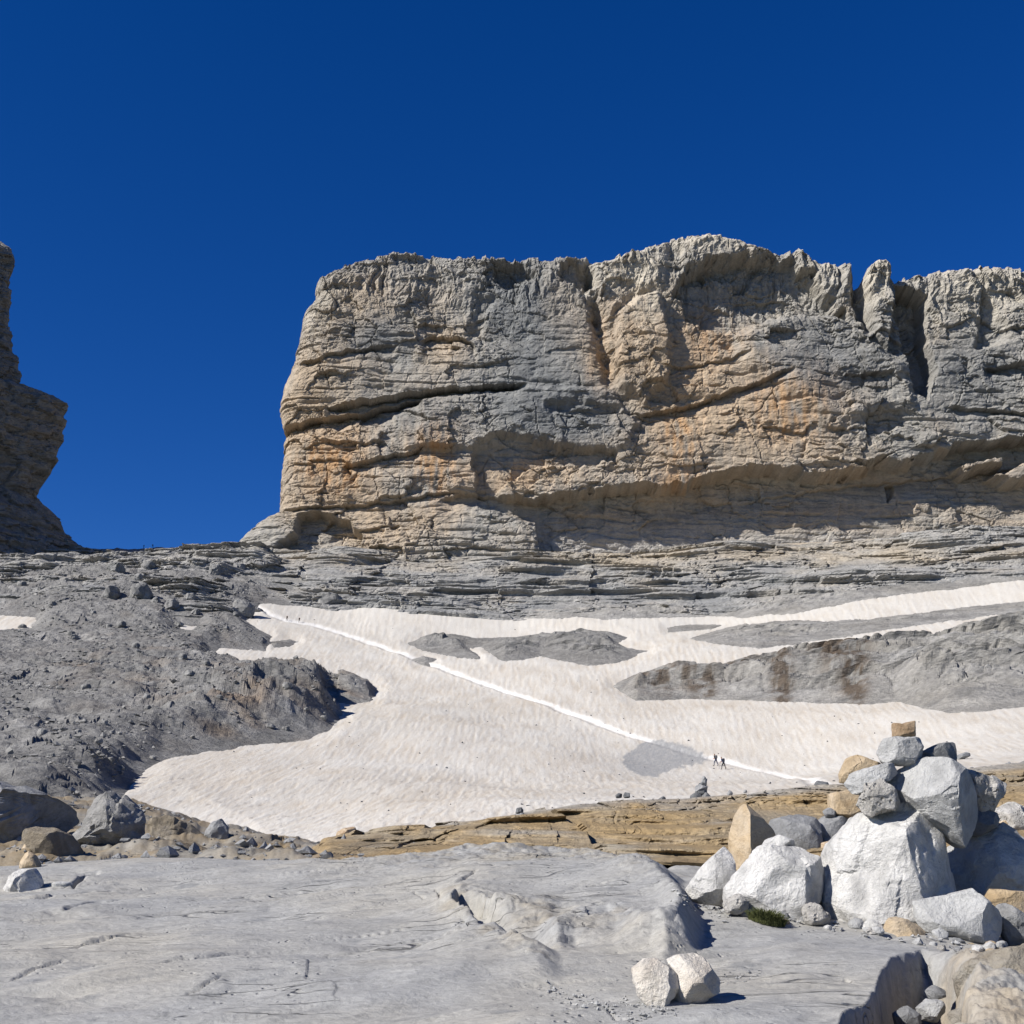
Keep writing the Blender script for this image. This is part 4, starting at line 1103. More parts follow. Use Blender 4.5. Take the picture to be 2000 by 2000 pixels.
    face = sstep(46, 40, Y)
    ox = X + 0.5 * fbm(X / 0.8, Y / 0.8, 0, 4, seed=218); oy = Y + 0.5 * fbm(X / 0.8, Y / 0.8, 6, 4, seed=219)
    h = h + och * face * (0.10 * fbm(X / 0.9, Y / 0.9, 2, 5, 0.6, seed=221) + 0.06 * facet2(X / 0.7, Y / 0.8, 220))
    mid = sstep(17.5, 20, Y) * (1 - och)
    h = h + mid * (0.42 * facet2(X / 2.4, Y / 2.0, 222) + 0.24 * facet2(X / 0.8, Y / 0.8, 223) + 0.12 * facet2(X / 0.35, Y / 0.4, 221) + 0.35 * fbm(X / 2.5, Y / 2.5, 0, 6, 0.62, seed=224))
    h = h + sstep(16, 24, Y) * 0.06 * fbm(X / 0.4, Y / 0.4, 0, 4, seed=225)
    # dark hump on the ledge's skyline
    h = h + 0.22 * np.exp(-(((px - 1235) / 50) ** 2 + ((Y - 32.5) / 1.6) ** 2)) * (1 + 0.6 * facet2(X / 0.8, Y / 0.8, 226))
    h = h - 0.06 * slab * sstep(10, 13, Y) - mid * 0.36 - och * face * 0.10
    Zf = Z + h
    n1 = fbm(X / 1.6, Y / 1.6, 0, 5, seed=231); n2 = fbm(a / 0.5, b / 0.14, 0, 4, seed=232); n3 = fbm(X / 0.35, Y / 0.35, 0, 4, seed=233)
    c = np.ones(X.shape + (3,)) * np.array([0.46, 0.45, 0.42])
    warm = np.clip(0.25 + 1.2 * n1 + 0.5 * n2 - 0.25 * sstep(1930, 1800, py), 0, 1)
    c = mixc(c, np.array([0.49, 0.46, 0.395]), warm * 0.75)
    c = mixc(c, np.array([0.39, 0.395, 0.395]), np.clip(0.25 - 1.4 * n1, 0, 0.7))
    strk = fbm(a / 1.1, b / 0.06, 0, 4, 0.6, seed=235)
    c = mixc(c, np.array([0.29, 0.29, 0.285]), np.clip((strk - 0.2) * 2.4, 0, 0.55) * slab)
    c = mixc(c, np.array([0.37, 0.32, 0.235]), np.clip(scarp * (0.2 + 1.3 * n3), 0, 0.6) * sstep(1300, 1200, px))
    c = mixc(c, np.array([0.20, 0.21, 0.22]), np.clip((n3 + 0.6 * n2 - 0.38) * 3, 0, 0.55))
    c = mixc(c, np.array([0.44, 0.36, 0.25]), np.clip((hol + sstep(1790, 1880, px) * sstep(1850, 1900, py)) * (0.35 + 1.1 * n3), 0, 0.75))
    om = np.clip(och * (0.92 + 0.5 * n1), 0, 1)
    oc = mixc(np.ones(X.shape + (3,)) * np.array([0.41, 0.265, 0.11]), np.array([0.37, 0.285, 0.17]), np.clip(0.3 + 1.4 * n1, 0, 1))
    oc = mixc(oc, np.array([0.30, 0.28, 0.25]), np.clip(sstep(0.55, 0.95, fr) * 0.25 + 1.2 * fbm(X / 3, Y / 3, 4, 4, seed=234), 0, 0.7))
    oc = mixc(oc, np.array([0.20, 0.135, 0.065]), np.clip(2.2 * fbm(X / 1.1, Y / 0.9, 7, 5, 0.65, seed=236) - 0.35, 0, 0.75))
    oc = mixc(oc, np.array([0.46, 0.43, 0.38]), np.clip(2.4 * fbm(X / 2.2, Y / 1.2, 9, 5, 0.65, seed=237) - 0.55, 0, 0.7))
    c = mixc(c, oc, om)
    mc = mixc(np.ones(X.shape + (3,)) * np.array([0.31, 0.29, 0.25]), np.array([0.30, 0.225, 0.13]), np.clip(0.45 + 1.6 * n1, 0, 1))
    mc = mixc(mc, np.array([0.42, 0.40, 0.36]), np.clip(2.0 * fbm(X / 1.4, Y / 1.0, 9, 5, 0.65, seed=238) - 0.3, 0, 0.7))
    c = mixc(c, mc, mid)
    c = mixc(c, np.array([0.33, 0.325, 0.315]), sstep(30, 34, Y + n1) * sstep(500, 700, px) * 0.8)
    c = c * (1 + 0.12 * n2 + 0.10 * n3)[..., None]
    F = grid_faces(*X.shape)
    link('rock_slab', make_mesh('rock_slab', np.stack([X, Y, Zf], -1), F, np.clip(c, 0.03, 0.8)), M_SLAB, kind='structure')
    return Yf, X, Y, Zf, uu
FY, FX_, FYY, FZ, FU = build_foreground()
_fpx, _fpy = to_px(FX_, FYY, FZ)
NUF = FX_.shape[1]

def ochre_colour(X, Y, Z, zz):
    n1 = fbm(X / 2.0, Z / 0.8, 0, 5, seed=281); n2 = fbm(X / 0.5, Z / 0.25, 1, 5, 0.6, seed=282)
    c = mixc(np.ones(X.shape + (3,)) * np.array([0.385, 0.28, 0.15]), np.array([0.365, 0.31, 0.225]), np.clip(0.35 + 1.5 * n1, 0, 1))
    c = mixc(c, np.array([0.20, 0.14, 0.075]), np.clip(1.6 * n2 - 0.25, 0, 0.6))
    c = mixc(c, np.array([0.40, 0.385, 0.35]), np.clip(2.0 * fbm(X / 2.6, zz / 0.35, 3, 4, seed=283) - 0.35, 0, 0.75))
    c = mixc(c, np.array([0.36, 0.35, 0.33]), np.clip(sstep(29, 32, Y + n1), 0, 1) * 0.8)
    return c * (1 + 0.25 * n2)[..., None]

def ochre_offset(x, y):
    px = 1000 + FPX * x / y
    return 0.04 * sstep(17.4, 19.5, y) - 0.55 * sstep(660, 560, px) + 0 * x

stepped_bank('ochre_ledge', FBASE, float(at(560, 1650, 24)[0]), float(at(2250, 1600, 26)[0]), 16.9, 33.0, 760, 120, 0.11, ((0.55, 0.72, 0.08, 21, 0.38), (0.24, 0.7, 0.04, 22, 0.22), (0.11, 0.65, 0.015, 23, 0.1)), ochre_offset, ochre_colour, tone_mat('ochre_sandstone', 9.0, 0.08, 0.9, 0.25, (1, 1, 1.2)), 290, amp=2.2)

def fore_z(x, y):
    i = int(np.clip(np.searchsorted(FY, y) - 1, 0, len(FY) - 2))
    j = int(np.argmin(np.abs(FU - x / y)))
    t = (y - FY[i]) / (FY[i + 1] - FY[i])
    return float(FZ[i, j] * (1 - t) + FZ[i + 1, j] * t)

def hit_fore(px, py):
    u = (px - 1000.0) / FPX / (CP - (1000.0 - py) / FPX * SP)
    j = int(np.argmin(np.abs(FU - u)))
    col = _fpy[:, j]
    idx = np.nonzero((col <= py) & (FY > 4.0))[0]
    i = int(idx[0]) if len(idx) else len(FY) - 1
    return float(u * FY[i]), float(FY[i]), float(FZ[i, j])

# ================================================================== STONES
_ico = {}
def ico(sub):
    if sub not in _ico:
        import bmesh
        bm = bmesh.new()
        bmesh.ops.create_icosphere(bm, subdivisions=sub, radius=1.0)
        v = np.array([q.co[:] for q in bm.verts]); bm.verts.index_update()
        f = np.array([[q.index for q in p.verts] for p in bm.faces])
        bm.free()
        _ico[sub] = (v, f)
    return _ico[sub]

def stone_mesh(name, outline, depth, cuts, seed, sub, rough=1.0, box=0.72, nrand=7, lo=0.72, hi=0.92):
    """A stone whose outline in the X-Z plane is the traced polygon and which has a real depth, then split along planes."""
    rs = np.random.RandomState(seed)
    P = np.asarray(outline, float)
    x, z = P[:, 0], P[:, 1]
    cr = x * np.roll(z, -1) - np.roll(x, -1) * z
    ar = cr.sum() / 2
    cx = ((x + np.roll(x, -1)) * cr).sum() / (6 * ar); cz = ((z + np.roll(z, -1)) * cr).sum() / (6 * ar)
    Q = P - (cx, cz)
    ph = np.linspace(-math.pi, math.pi, 361)
    R = np.zeros(361)
    dx, dz = np.cos(ph), np.sin(ph)
    for i in range(len(Q)):
        ax, az = Q[i]; bx, bz = Q[(i + 1) % len(Q)]
        ex, ez = bx - ax, bz - az
        den = dx * ez - dz * ex
        den = np.where(np.abs(den) < 1e-12, 1e-12, den)
        t = (ax * ez - az * ex) / den
        s = (ax * dz - az * dx) / den
        ok = (t > 0) & (s >= -1e-6) & (s <= 1 + 1e-6)
        R = np.where(ok, np.maximum(R, t), R)
    size = math.sqrt(abs(ar))
    R = np.maximum(R, 0.15 * size)
    v, f = ico(sub)
    nx, ny, nz = v.T
    phi = np.arctan2(nz, nx); rho = np.hypot(nx, nz)
    Rr = np.interp(phi, ph, R)
    p = np.stack([Rr * np.cos(phi) * rho ** box, np.sign(ny) * np.abs(ny) ** box * depth * size, Rr * np.sin(phi) * rho ** box], 1)
    planes = [(np.array(c[:3], float) / np.linalg.norm(c[:3]), c[3]) for c in cuts]
    for _ in range(nrand):
        n = rs.normal(size=3); n[1] = n[1] * 1.2 - 0.5; n[2] *= 0.8
        n /= np.linalg.norm(n)
        if abs(n[1]) < 0.45:
            n[1] = -0.6; n /= np.linalg.norm(n)
        planes.append((n, rs.uniform(lo, hi)))
    for n, hfrac in planes:
        dn = p @ n
        c = hfrac * dn.max()
        over = dn > c
        sc = np.where(over, c / np.maximum(dn, 1e-9), 1.0)
        # slide along the plane normal for cuts facing the viewer, keep the outline
        p = np.where(over[:, None], p - (dn - c)[:, None] * n[None] * 0.99, p)
    nrm = p / np.linalg.norm(p, axis=1)[:, None]
    o = seed * 3.17
    q = p / size
    amp = size * rough
    disp = 0.02 * fbm(q[:, 0] * 2.3 + o, q[:, 1] * 2.3, q[:, 2] * 2.3, 5, 0.55, seed=seed % 97) \
        + 0.15 * facet3(q[:, 0] * 1.9 + o, q[:, 1] * 1.9, q[:, 2] * 1.9, seed) \
        + 0.075 * facet3(q[:, 0] * 4.3 + o, q[:, 1] * 4.3, q[:, 2] * 4.3, seed + 1) \
        + 0.04 * facet3(q[:, 0] * 10 + o, q[:, 1] * 10, q[:, 2] * 10, seed + 2)
    p = p + nrm * (amp * disp)[:, None]
    zmin = p[:, 2].min()
    p[:, 2] -= zmin
    me = make_mesh(name, p, f)
    me.set_sharp_from_angle(angle=math.radians(17))      # broken edges stay crisp
    return me, (cx, cz + zmin)

LEFTFACE = (-0.7, -0.62, 0.25, 0.72); RIGHTFACE = (0.78, -0.6, 0.05, 0.7); TOPFACE = (0.05, -0.35, 0.95, 0.8)
FRONTFACE = (0.05, -0.98, 0.1, 0.75); TOPLEFT = (-0.45, -0.3, 0.85, 0.8)
_seed = [400]

def stone(name, label, cat, poly, Y, mat, depth=0.5, cuts=(), group=None, sub=5, rough=1.0, nrand=7, parent=None, yshift=0.0, lo=0.66, hi=0.9, box=0.74):
    _seed[0] += 1
    if Y == 'g':                   # stands on the slab: take the distance from the ground seen at its foot
        xs = [a for a, b in poly]; ys = [b for a, b in poly]
        g = hit_fore((min(xs) + max(xs)) / 2, max(ys) - 0.1 * (max(ys) - min(ys)))
        Y = g[1] * (0.94 if g[1] > 10.5 and g[0] > 1.5 else 1.0) + 0.25 * (max(xs) - min(xs)) * g[1] / FPX
    pts = []
    for a, b in poly:
        X, _, Z = at(a, b, Y)
        pts.append((float(X), float(Z)))
    me, (cx, cz) = stone_mesh(name, pts, depth, list(cuts), _seed[0], sub, rough, box, nrand + 3, lo, hi)
    o = link(name, me, SM[mat], parent, (cx, Y + yshift, cz))
    if parent is None:
        o['label'] = label; o['category'] = cat
        if group:
            o['group'] = group
    return o

def z4(p): return [(1300 + a / 2.76, 1380 + b / 2.76) for a, b in p]
def z8(p): return [(1600 + a / 4.11, 1380 + b / 4.11) for a, b in p]
def zb(p): return [(400 + a / 3.22, 1150 + b / 3.22) for a, b in p]
def zc(p): return [(1000 + a / 3.864, 1150 + b / 3.864) for a, b in p]
G1 = 'stones of the large cairn'; G2 = 'stones heaped left of the large cairn'; G3 = 'stones at the right foot of the large cairn'
YB = 8.35
stone('boulder', 'big bright white angular boulder carrying the large cairn', 'boulder', z8([(80, 1560), (110, 1450), (150, 1290), (200, 1100), (260, 1000), (350, 880), (500, 820), (670, 770), (800, 860), (960, 950), (1070, 1060), (1125, 1240), (1145, 1480), (1050, 1600), (900, 1760), (760, 1830), (560, 1830), (330, 1760), (130, 1700)]), YB, 'white', 0.62,
      [(-0.62, -0.74, 0.28, 0.66), (0.62, -0.78, 0.12, 0.60), (0.93, -0.35, 0.1, 0.80), (-0.1, -0.6, 0.8, 0.82), (-0.2, -0.98, 0.05, 0.80)], G1, 6, 0.9, 3, yshift=0.1, lo=0.85, hi=0.95)
stone('boulder', 'grey slanting block leaning over the big white boulder in the large cairn', 'boulder', z8([(520, 600), (660, 500), (860, 430), (1010, 445), (1090, 490), (1210, 600), (1300, 720), (1320, 840), (1250, 1010), (1125, 1110), (1040, 1040), (980, 980), (870, 920), (760, 840), (680, 760), (620, 680)]), YB - 0.02, 'pale', 0.62,
      [(-0.45, -0.72, 0.53, 0.62), (0.8, -0.58, -0.12, 0.52), (-0.35, -0.8, -0.5, 0.8)], G1, 6, 0.55, 2, lo=0.88, hi=0.96)
stone('stone', 'small brown block at the very top of the large cairn', 'stone', z8([(590, 135), (655, 146), (700, 130), (765, 113), (763, 240), (700, 247), (600, 247)]), YB, 'brown', 0.5, [(-0.3, -0.95, 0.1, 0.8)], G1, 4, 0.6, 2, box=0.5, lo=0.9, hi=0.97)
stone('stone', 'grey block directly under the small brown top block of the large cairn', 'stone', z8([(520, 270), (610, 250), (805, 255), (826, 330), (818, 440), (800, 470), (690, 478), (510, 452), (465, 370)]), YB, 'pale', 0.5, [(-0.75, -0.62, 0.2, 0.72), (0.3, -0.95, 0.1, 0.78)], G1, 5, 0.8, 3, box=0.6, lo=0.85, hi=0.95)
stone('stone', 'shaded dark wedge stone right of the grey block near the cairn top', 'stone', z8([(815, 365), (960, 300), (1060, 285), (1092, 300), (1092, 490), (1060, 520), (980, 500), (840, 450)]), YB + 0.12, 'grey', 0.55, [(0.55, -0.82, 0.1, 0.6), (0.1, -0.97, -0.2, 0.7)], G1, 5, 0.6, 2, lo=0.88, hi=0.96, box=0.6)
stone('stone', 'tan stone jutting left beneath the grey block of the large cairn', 'stone', z8([(165, 545), (230, 410), (300, 395), (400, 430), (520, 470), (480, 530), (300, 570), (220, 620), (165, 610)]), YB + 0.05, 'tan', 0.55, [TOPLEFT], G1, 5, 0.6, 3)
stone('stone', 'whitish rough stone below the tan jutting stone of the large cairn', 'stone', z8([(205, 620), (260, 540), (400, 505), (500, 465), (610, 465), (650, 500), (560, 590), (470, 640), (370, 690), (270, 700)]), YB - 0.08, 'pale', 0.5, [LEFTFACE], G1, 5, 1.1, 4)
stone('stone', 'pitted cream stone wedged between white boulder and whitish rough stone', 'stone', z8([(300, 790), (360, 690), (365, 620), (470, 590), (570, 650), (650, 750), (590, 820), (480, 830), (415, 885), (350, 845)]), YB - 0.12, 'pitted', 0.5, [FRONTFACE], G1, 5, 1.2, 3)
stone('stone', 'knobbly pocked stone sticking out right behind the slanting block', 'stone', z8([(1090, 500), (1240, 535), (1340, 555), (1495, 620), (1470, 690), (1420, 750), (1415, 840), (1330, 850), (1250, 760), (1150, 620)]), YB + 0.3, 'pitted', 0.5, [TOPLEFT, (0.5, -0.85, -0.2, 0.7)], G1, 5, 1.4, 3)
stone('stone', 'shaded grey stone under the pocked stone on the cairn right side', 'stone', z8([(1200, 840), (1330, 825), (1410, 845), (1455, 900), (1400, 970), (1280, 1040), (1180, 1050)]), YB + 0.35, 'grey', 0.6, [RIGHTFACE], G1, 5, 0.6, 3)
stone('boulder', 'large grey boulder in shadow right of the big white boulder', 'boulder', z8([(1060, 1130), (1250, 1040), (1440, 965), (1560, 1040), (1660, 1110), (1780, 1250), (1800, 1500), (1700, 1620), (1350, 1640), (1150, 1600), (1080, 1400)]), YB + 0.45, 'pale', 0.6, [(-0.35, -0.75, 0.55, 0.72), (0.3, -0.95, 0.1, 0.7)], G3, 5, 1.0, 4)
stone('boulder', 'pale flat-faced slab leaning at the right foot of the white boulder', 'boulder', z8([(770, 1560), (960, 1520), (1100, 1490), (1200, 1468), (1330, 1560), (1440, 1650), (1485, 1740), (1400, 1860), (1310, 1920), (1180, 1900), (1000, 1850), (860, 1800), (790, 1700)]), YB - 0.42, 'pale', 0.5, [(-0.25, -0.75, 0.6, 0.6), (0.7, -0.7, -0.1, 0.72)], G3, 5, 0.8, 2, lo=0.85, hi=0.95)
stone('stone', 'grey worn stone at the right frame edge beside the pale slab', 'stone', z8([(1380, 1620), (1500, 1590), (1620, 1680), (1720, 1800), (1700, 1900), (1520, 1910), (1440, 1760)]), YB - 0.3, 'grey', 0.55, [TOPLEFT, RIGHTFACE], G3, 4, 1.0, 3)
stone('stone', 'orange tan stone at the right frame edge above the grey worn stone', 'stone', z8([(1320, 1570), (1385, 1465), (1644, 1488), (1780, 1560), (1760, 1700), (1640, 1720), (1560, 1660), (1440, 1620)]), YB - 0.05, 'tan', 0.55, [(-0.3, -0.6, 0.75, 0.75), FRONTFACE], G3, 4, 0.5, 3)
stone('stone', 'tan angular stone at the front foot of the big white boulder', 'stone', z8([(500, 1830), (570, 1690), (640, 1705), (790, 1740), (855, 1820), (800, 1900), (700, 1920), (570, 1880)]), YB - 0.55, 'tan', 0.5, [LEFTFACE, TOPFACE], G3, 4, 0.8, 3)
stone('stone', 'white flat sliver left of the tan stone at the boulder foot', 'stone', z8([(335, 1765), (400, 1700), (460, 1730), (560, 1800), (520, 1850), (430, 1810)]), YB - 0.5, 'white', 0.45, [TOPLEFT], G3, 4, 0.7, 3)
for i, (lab, mat, pts) in enumerate((
        ('small grey stone right of the tan stone at the boulder foot', 'grey', [(840, 1850), (885, 1815), (970, 1880), (950, 1950), (850, 1950)]),
        ('small white chip below the pale slab', 'white', [(960, 1900), (1010, 1885), (1040, 1920), (1010, 1960), (960, 1950)]),
        ('small tan chip under the front corner of the pale slab', 'tan', [(1060, 1915), (1120, 1895), (1170, 1920), (1140, 1960), (1080, 1960)]),
        ('small brown tan pebble beneath the pale slab beside the tan chip', 'tan', [(1170, 1905), (1230, 1900), (1260, 1930), (1220, 1960), (1170, 1950)]),
        ('small pale lump wedged between grey stone and pale slab', 'pale', [(900, 1800), (970, 1780), (1050, 1830), (1020, 1880), (940, 1870)]),
        ('small dark shard tucked beneath the pale slab', 'grey', [(1040, 1850), (1120, 1860), (1200, 1900), (1120, 1910), (1050, 1895)]))):
    stone('stone', lab, 'stone', z8(pts), YB - 0.55 - 0.03 * i, mat, 0.5, [TOPLEFT], G3, 3, 0.9, 3)
stone('stone', 'grey rough stone on the ground far right of the cairn', 'stone', z8([(1420, 830), (1500, 775), (1580, 775), (1660, 830), (1700, 960), (1600, 1030), (1500, 990), (1430, 930)]), 'g', 'pitted', 0.5, [TOPLEFT], G3, 4, 1.2, 3)
stone('stone', 'small tan stone below the grey rough stone right of the cairn', 'stone', z8([(1440, 940), (1480, 895), (1560, 910), (1600, 970), (1570, 1020), (1490, 1000)]), 'g', 'tan', 0.5, [TOPLEFT], G3, 4, 0.8, 3)

stone('stone', 'upright pointed tan stone standing left of the large cairn', 'stone', z4([(345, 690), (380, 580), (415, 528), (455, 545), (530, 610), (605, 685), (560, 750), (500, 810), (460, 850), (405, 925), (368, 885), (352, 790)]), 'g', 'tan', 0.5, [(-0.72, -0.62, 0.2, 0.6), (0.66, -0.74, 0.1, 0.45)], G2, 4, 0.5, 2, lo=0.88, hi=0.96)
stone('boulder', 'white pyramid boulder at the left end of the heap', 'boulder', z4([(95, 1010), (180, 900), (265, 805), (325, 748), (358, 800), (375, 900), (395, 970), (345, 1070), (200, 1060)]), YB + 0.3, 'white', 0.6, [(-0.5, -0.75, 0.42, 0.62), (0.8, -0.6, 0.1, 0.7)], G2, 4, 0.8, 3)
stone('boulder', 'large rounded white boulder behind the green tuft', 'boulder', z4([(330, 980), (430, 860), (510, 780), (640, 758), (740, 768), (830, 810), (862, 900), (840, 970), (780, 1060), (745, 1120), (690, 1165), (560, 1150), (430, 1090), (335, 1050)]), YB + 0.05, 'white', 0.62, [(-0.4, -0.72, 0.55, 0.68), (0.78, -0.6, -0.1, 0.66), (0.1, -0.95, -0.3, 0.8)], G2, 5, 1.0, 3)
stone('stone', 'low white cap stone on top of the rounded white boulder', 'stone', z4([(505, 790), (540, 720), (600, 695), (680, 718), (700, 765), (620, 790)]), YB + 0.2, 'white', 0.6, [TOPLEFT], G2, 4, 0.8, 3)
stone('stone', 'rounded pale stone behind the rounded white boulder', 'stone', z4([(650, 695), (700, 674), (765, 680), (805, 745), (790, 800), (720, 780), (670, 740)]), 'g', 'pale', 0.55, [TOPLEFT, RIGHTFACE], G2, 4, 0.6, 3)
_lg = stone('stone', 'flat-faced light grey block left of the pitted cream stone', 'stone', z4([(800, 640), (860, 595), (960, 598), (1045, 620), (1010, 690), (980, 800), (830, 810)]), 'g', 'grey', 0.5, [FRONTFACE, (0.75, -0.62, 0, 0.7)], G2, 4, 0.5, 2, box=0.6)
stone('stone', 'darker grey long block behind the upright tan stone', 'stone', z4([(560, 610), (690, 588), (800, 598), (830, 640), (830, 800), (760, 830), (660, 800), (590, 740)]), 'g', 'grey', 0.5, [TOPFACE], G2, 4, 0.7, 3)
stone('stone', 'tan block resting on the light grey block left of the cairn', 'stone', z4([(878, 475), (980, 453), (1035, 470), (1060, 580), (1030, 615), (950, 595), (885, 575)]), float(_lg.location.y), 'tan', 0.5, [FRONTFACE], G2, 4, 0.6, 3, box=0.6)
stone('stone', 'tiny grey stone at the left of the tan block', 'stone', z4([(845, 565), (880, 543), (915, 565), (910, 600), (865, 598)]), float(_lg.location.y) - 0.1, 'grey', 0.5, [TOPLEFT], G2, 3, 0.7, 2)
stone('stone', 'brownish stone under the light grey block', 'stone', z4([(815, 740), (900, 725), (970, 755), (950, 800), (870, 815), (825, 790)]), 'g', 'brown', 0.5, [TOPLEFT], G2, 4, 0.7, 3)
stone('stone', 'small whitish stone below the brownish stone', 'stone', z4([(865, 820), (930, 780), (955, 850), (930, 910), (880, 890)]), 'g', 'pale', 0.5, [LEFTFACE], G2, 4, 0.8, 3)
stone('stone', 'small bright white stone touching the left side of the big boulder', 'stone', z4([(840, 905), (888, 868), (920, 900), (915, 985), (880, 1000), (850, 960)]), YB + 0.1, 'white', 0.5, [LEFTFACE], G2, 4, 0.8, 3)
stone('stone', 'grey lumpy stone at the bottom between the two white boulders', 'stone', z4([(735, 1090), (780, 1048), (830, 1075), (890, 1150), (880, 1175), (755, 1175)]), YB - 0.2, 'pitted', 0.5, [TOPLEFT], G2, 4, 0.9, 3)
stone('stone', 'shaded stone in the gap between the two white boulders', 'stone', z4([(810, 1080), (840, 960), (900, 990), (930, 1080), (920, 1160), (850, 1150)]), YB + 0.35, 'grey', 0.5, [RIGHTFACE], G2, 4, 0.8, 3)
stone('stone', 'little crumbly pale stone left of the green tuft', 'stone', z4([(305, 1055), (390, 1010), (450, 1050), (440, 1110), (330, 1110)]), YB - 0.15, 'pitted', 0.5, [TOPLEFT], G2, 4, 1.3, 3)

_rc = np.random.RandomState(77)
for i in range(26):
    a = _rc.uniform(1345, 1985); b = np.interp(a, [1340, 1420, 1560, 1700, 1860, 1990], [1762, 1790, 1806, 1822, 1862, 1858]) + _rc.uniform(-12, 4)
    w = _rc.uniform(7, 19)
    n_ = 8
    pl = [(a + math.cos(t) * w * _rc.uniform(0.75, 1.1), b - w * 0.45 + math.sin(t) * w * _rc.uniform(0.5, 0.8)) for t in np.linspace(0, 6.283, n_, endpoint=False)]
    stone('stone', 'fist sized chip of rock lying round the foot of the large cairn', 'stone', pl, 'g', ('white', 'pale', 'grey', 'tan', 'pitted', 'pale')[i % 6], 0.6, [TOPLEFT], 'chips round the foot of the large cairn', 3, 1.2, 4)

# split white rock alone on the slab
YS = 'g'
stone('stone', 'left half of the cream white split rock lying on the slab', 'stone', z7([(90, 590), (140, 548), (200, 548), (255, 585), (305, 640), (305, 695), (255, 730), (235, 785), (160, 760), (112, 705)]), YS, 'cream', 0.6, [LEFTFACE, (0.3, -0.9, 0.3, 0.8)], 'halves of the split white rock', 5, 0.8, 3)
stone('stone', 'right half of the cream white split rock lying on the slab', 'stone', z7([(250, 548), (300, 522), (380, 508), (432, 548), (455, 590), (492, 632), (485, 690), (425, 735), (310, 768), (250, 780), (248, 725), (295, 690), (300, 640), (290, 600)]), YS, 'cream', 0.6, [(-0.35, -0.8, 0.45, 0.72), (0.75, -0.62, 0.1, 0.75), (0.1, -0.75, -0.65, 0.75)], 'halves of the split white rock', 5, 0.8, 3)

# weathered rocks in and beside the hollow at the lower right
GH = 'rocks of the hollow at the lower right'
stone('boulder', 'brown weathered rock right of the dark hollow at lower right', 'boulder', z7([(1650, 640), (1710, 560), (1800, 505), (1932, 490), (2060, 540), (2100, 800), (2060, 1000), (1740, 1000), (1690, 800)]), 6.1, 'buff', 0.6, [(-0.45, -0.6, 0.65, 0.8), (0.2, -0.95, 0.1, 0.75)], GH, 5, 1.2, 5)
stone('stone', 'pale angular stone lying inside the dark hollow', 'stone', z7([(1430, 770), (1475, 725), (1545, 735), (1570, 790), (1510, 840), (1445, 825)]), 6.0, 'pale', 0.6, [TOPLEFT], GH, 4, 1.0, 4)
stone('stone', 'grey stone at the right inside the dark hollow', 'stone', z7([(1575, 800), (1630, 770), (1695, 795), (1690, 850), (1600, 860)]), 5.9, 'buff', 0.6, [TOPLEFT], GH, 4, 1.0, 4)
stone('stone', 'shaded stone at the left inside the dark hollow', 'stone', z7([(1320, 800), (1385, 765), (1440, 805), (1430, 870), (1340, 880)]), 5.9, 'grey', 0.6, [TOPLEFT], GH, 4, 1.0, 4)
stone('stone', 'small dark stone at the back of the dark hollow', 'stone', z7([(1470, 690), (1510, 665), (1560, 685), (1560, 720), (1490, 730)]), 6.25, 'grey', 0.6, [TOPLEFT], GH, 4, 1.0, 4)

# boulders on the left and along the snow
stone('boulder', 'big ribbed grey boulder left, below the scree and snow edge', 'boulder', z5([(470, 520), (580, 410), (620, 330), (700, 268), (775, 278), (842, 350), (855, 450), (850, 560), (760, 570), (600, 550)]), 'g', 'ribbed', 0.6, [(-0.5, -0.75, 0.4, 0.72), (0.8, -0.58, 0, 0.8)], None, 5, 2.4, 4)
stone('boulder', 'small grey boulder at the left lower edge of the snow', 'boulder', z5([(1280, 490), (1335, 412), (1390, 388), (1432, 440), (1425, 520), (1330, 530)]), 'g', 'grey', 0.6, [(0.5, -0.85, 0.1, 0.7)], None, 4, 1.2, 4)
stone('boulder', 'low dark grey outcrop between ribbed boulder and snow', 'boulder', z5([(930, 430), (980, 395), (1060, 375), (1130, 395), (1210, 440), (1270, 500), (1100, 515), (950, 500)]), 'g', 'umber', 0.7, [(0.75, -0.6, 0.2, 0.6)], None, 5, 2.0, 5)
stone('boulder', 'white boulder with shaded right side near the left frame edge', 'boulder', z5([(10, 850), (60, 760), (130, 708), (212, 703), (252, 770), (250, 840), (150, 862), (40, 865)]), 'g', 'white', 0.6, [LEFTFACE, (0.6, -0.78, 0.1, 0.55)], None, 4, 0.8, 3)
stone('stone', 'flat white stone right of the white boulder at the left edge', 'stone', z5([(295, 805), (360, 778), (430, 780), (470, 800), (400, 822), (310, 822)]), 'g', 'pale', 0.6, [TOPFACE], None, 4, 0.7, 3)
stone('boulder', 'large dark outcrop in shade at the left frame edge', 'boulder', z5([(-420, 130), (-100, 140), (60, 192), (200, 248), (400, 330), (540, 410), (600, 470), (440, 520), (250, 540), (0, 560), (-420, 580)]), 'g', 'grey', 0.6, [(0.64, -0.70, -0.32, 0.30), (0.80, -0.5, -0.3, 0.55)], None, 5, 1.7, 5)
stone('boulder', 'brownish block below the dark shaded outcrop', 'boulder', z5([(135, 500), (190, 445), (330, 440), (430, 495), (500, 580), (500, 660), (300, 670), (200, 600)]), 'g', 'umber', 0.6, [(0.72, -0.66, 0.1, 0.5), TOPFACE], None, 4, 0.9, 4)
stone('stone', 'flat orange tan stone in front of the brownish block', 'stone', z5([(115, 595), (160, 545), (230, 545), (270, 570), (240, 600), (150, 612)]), 'g', 'tan', 0.6, [TOPFACE], None, 4, 0.8, 3)
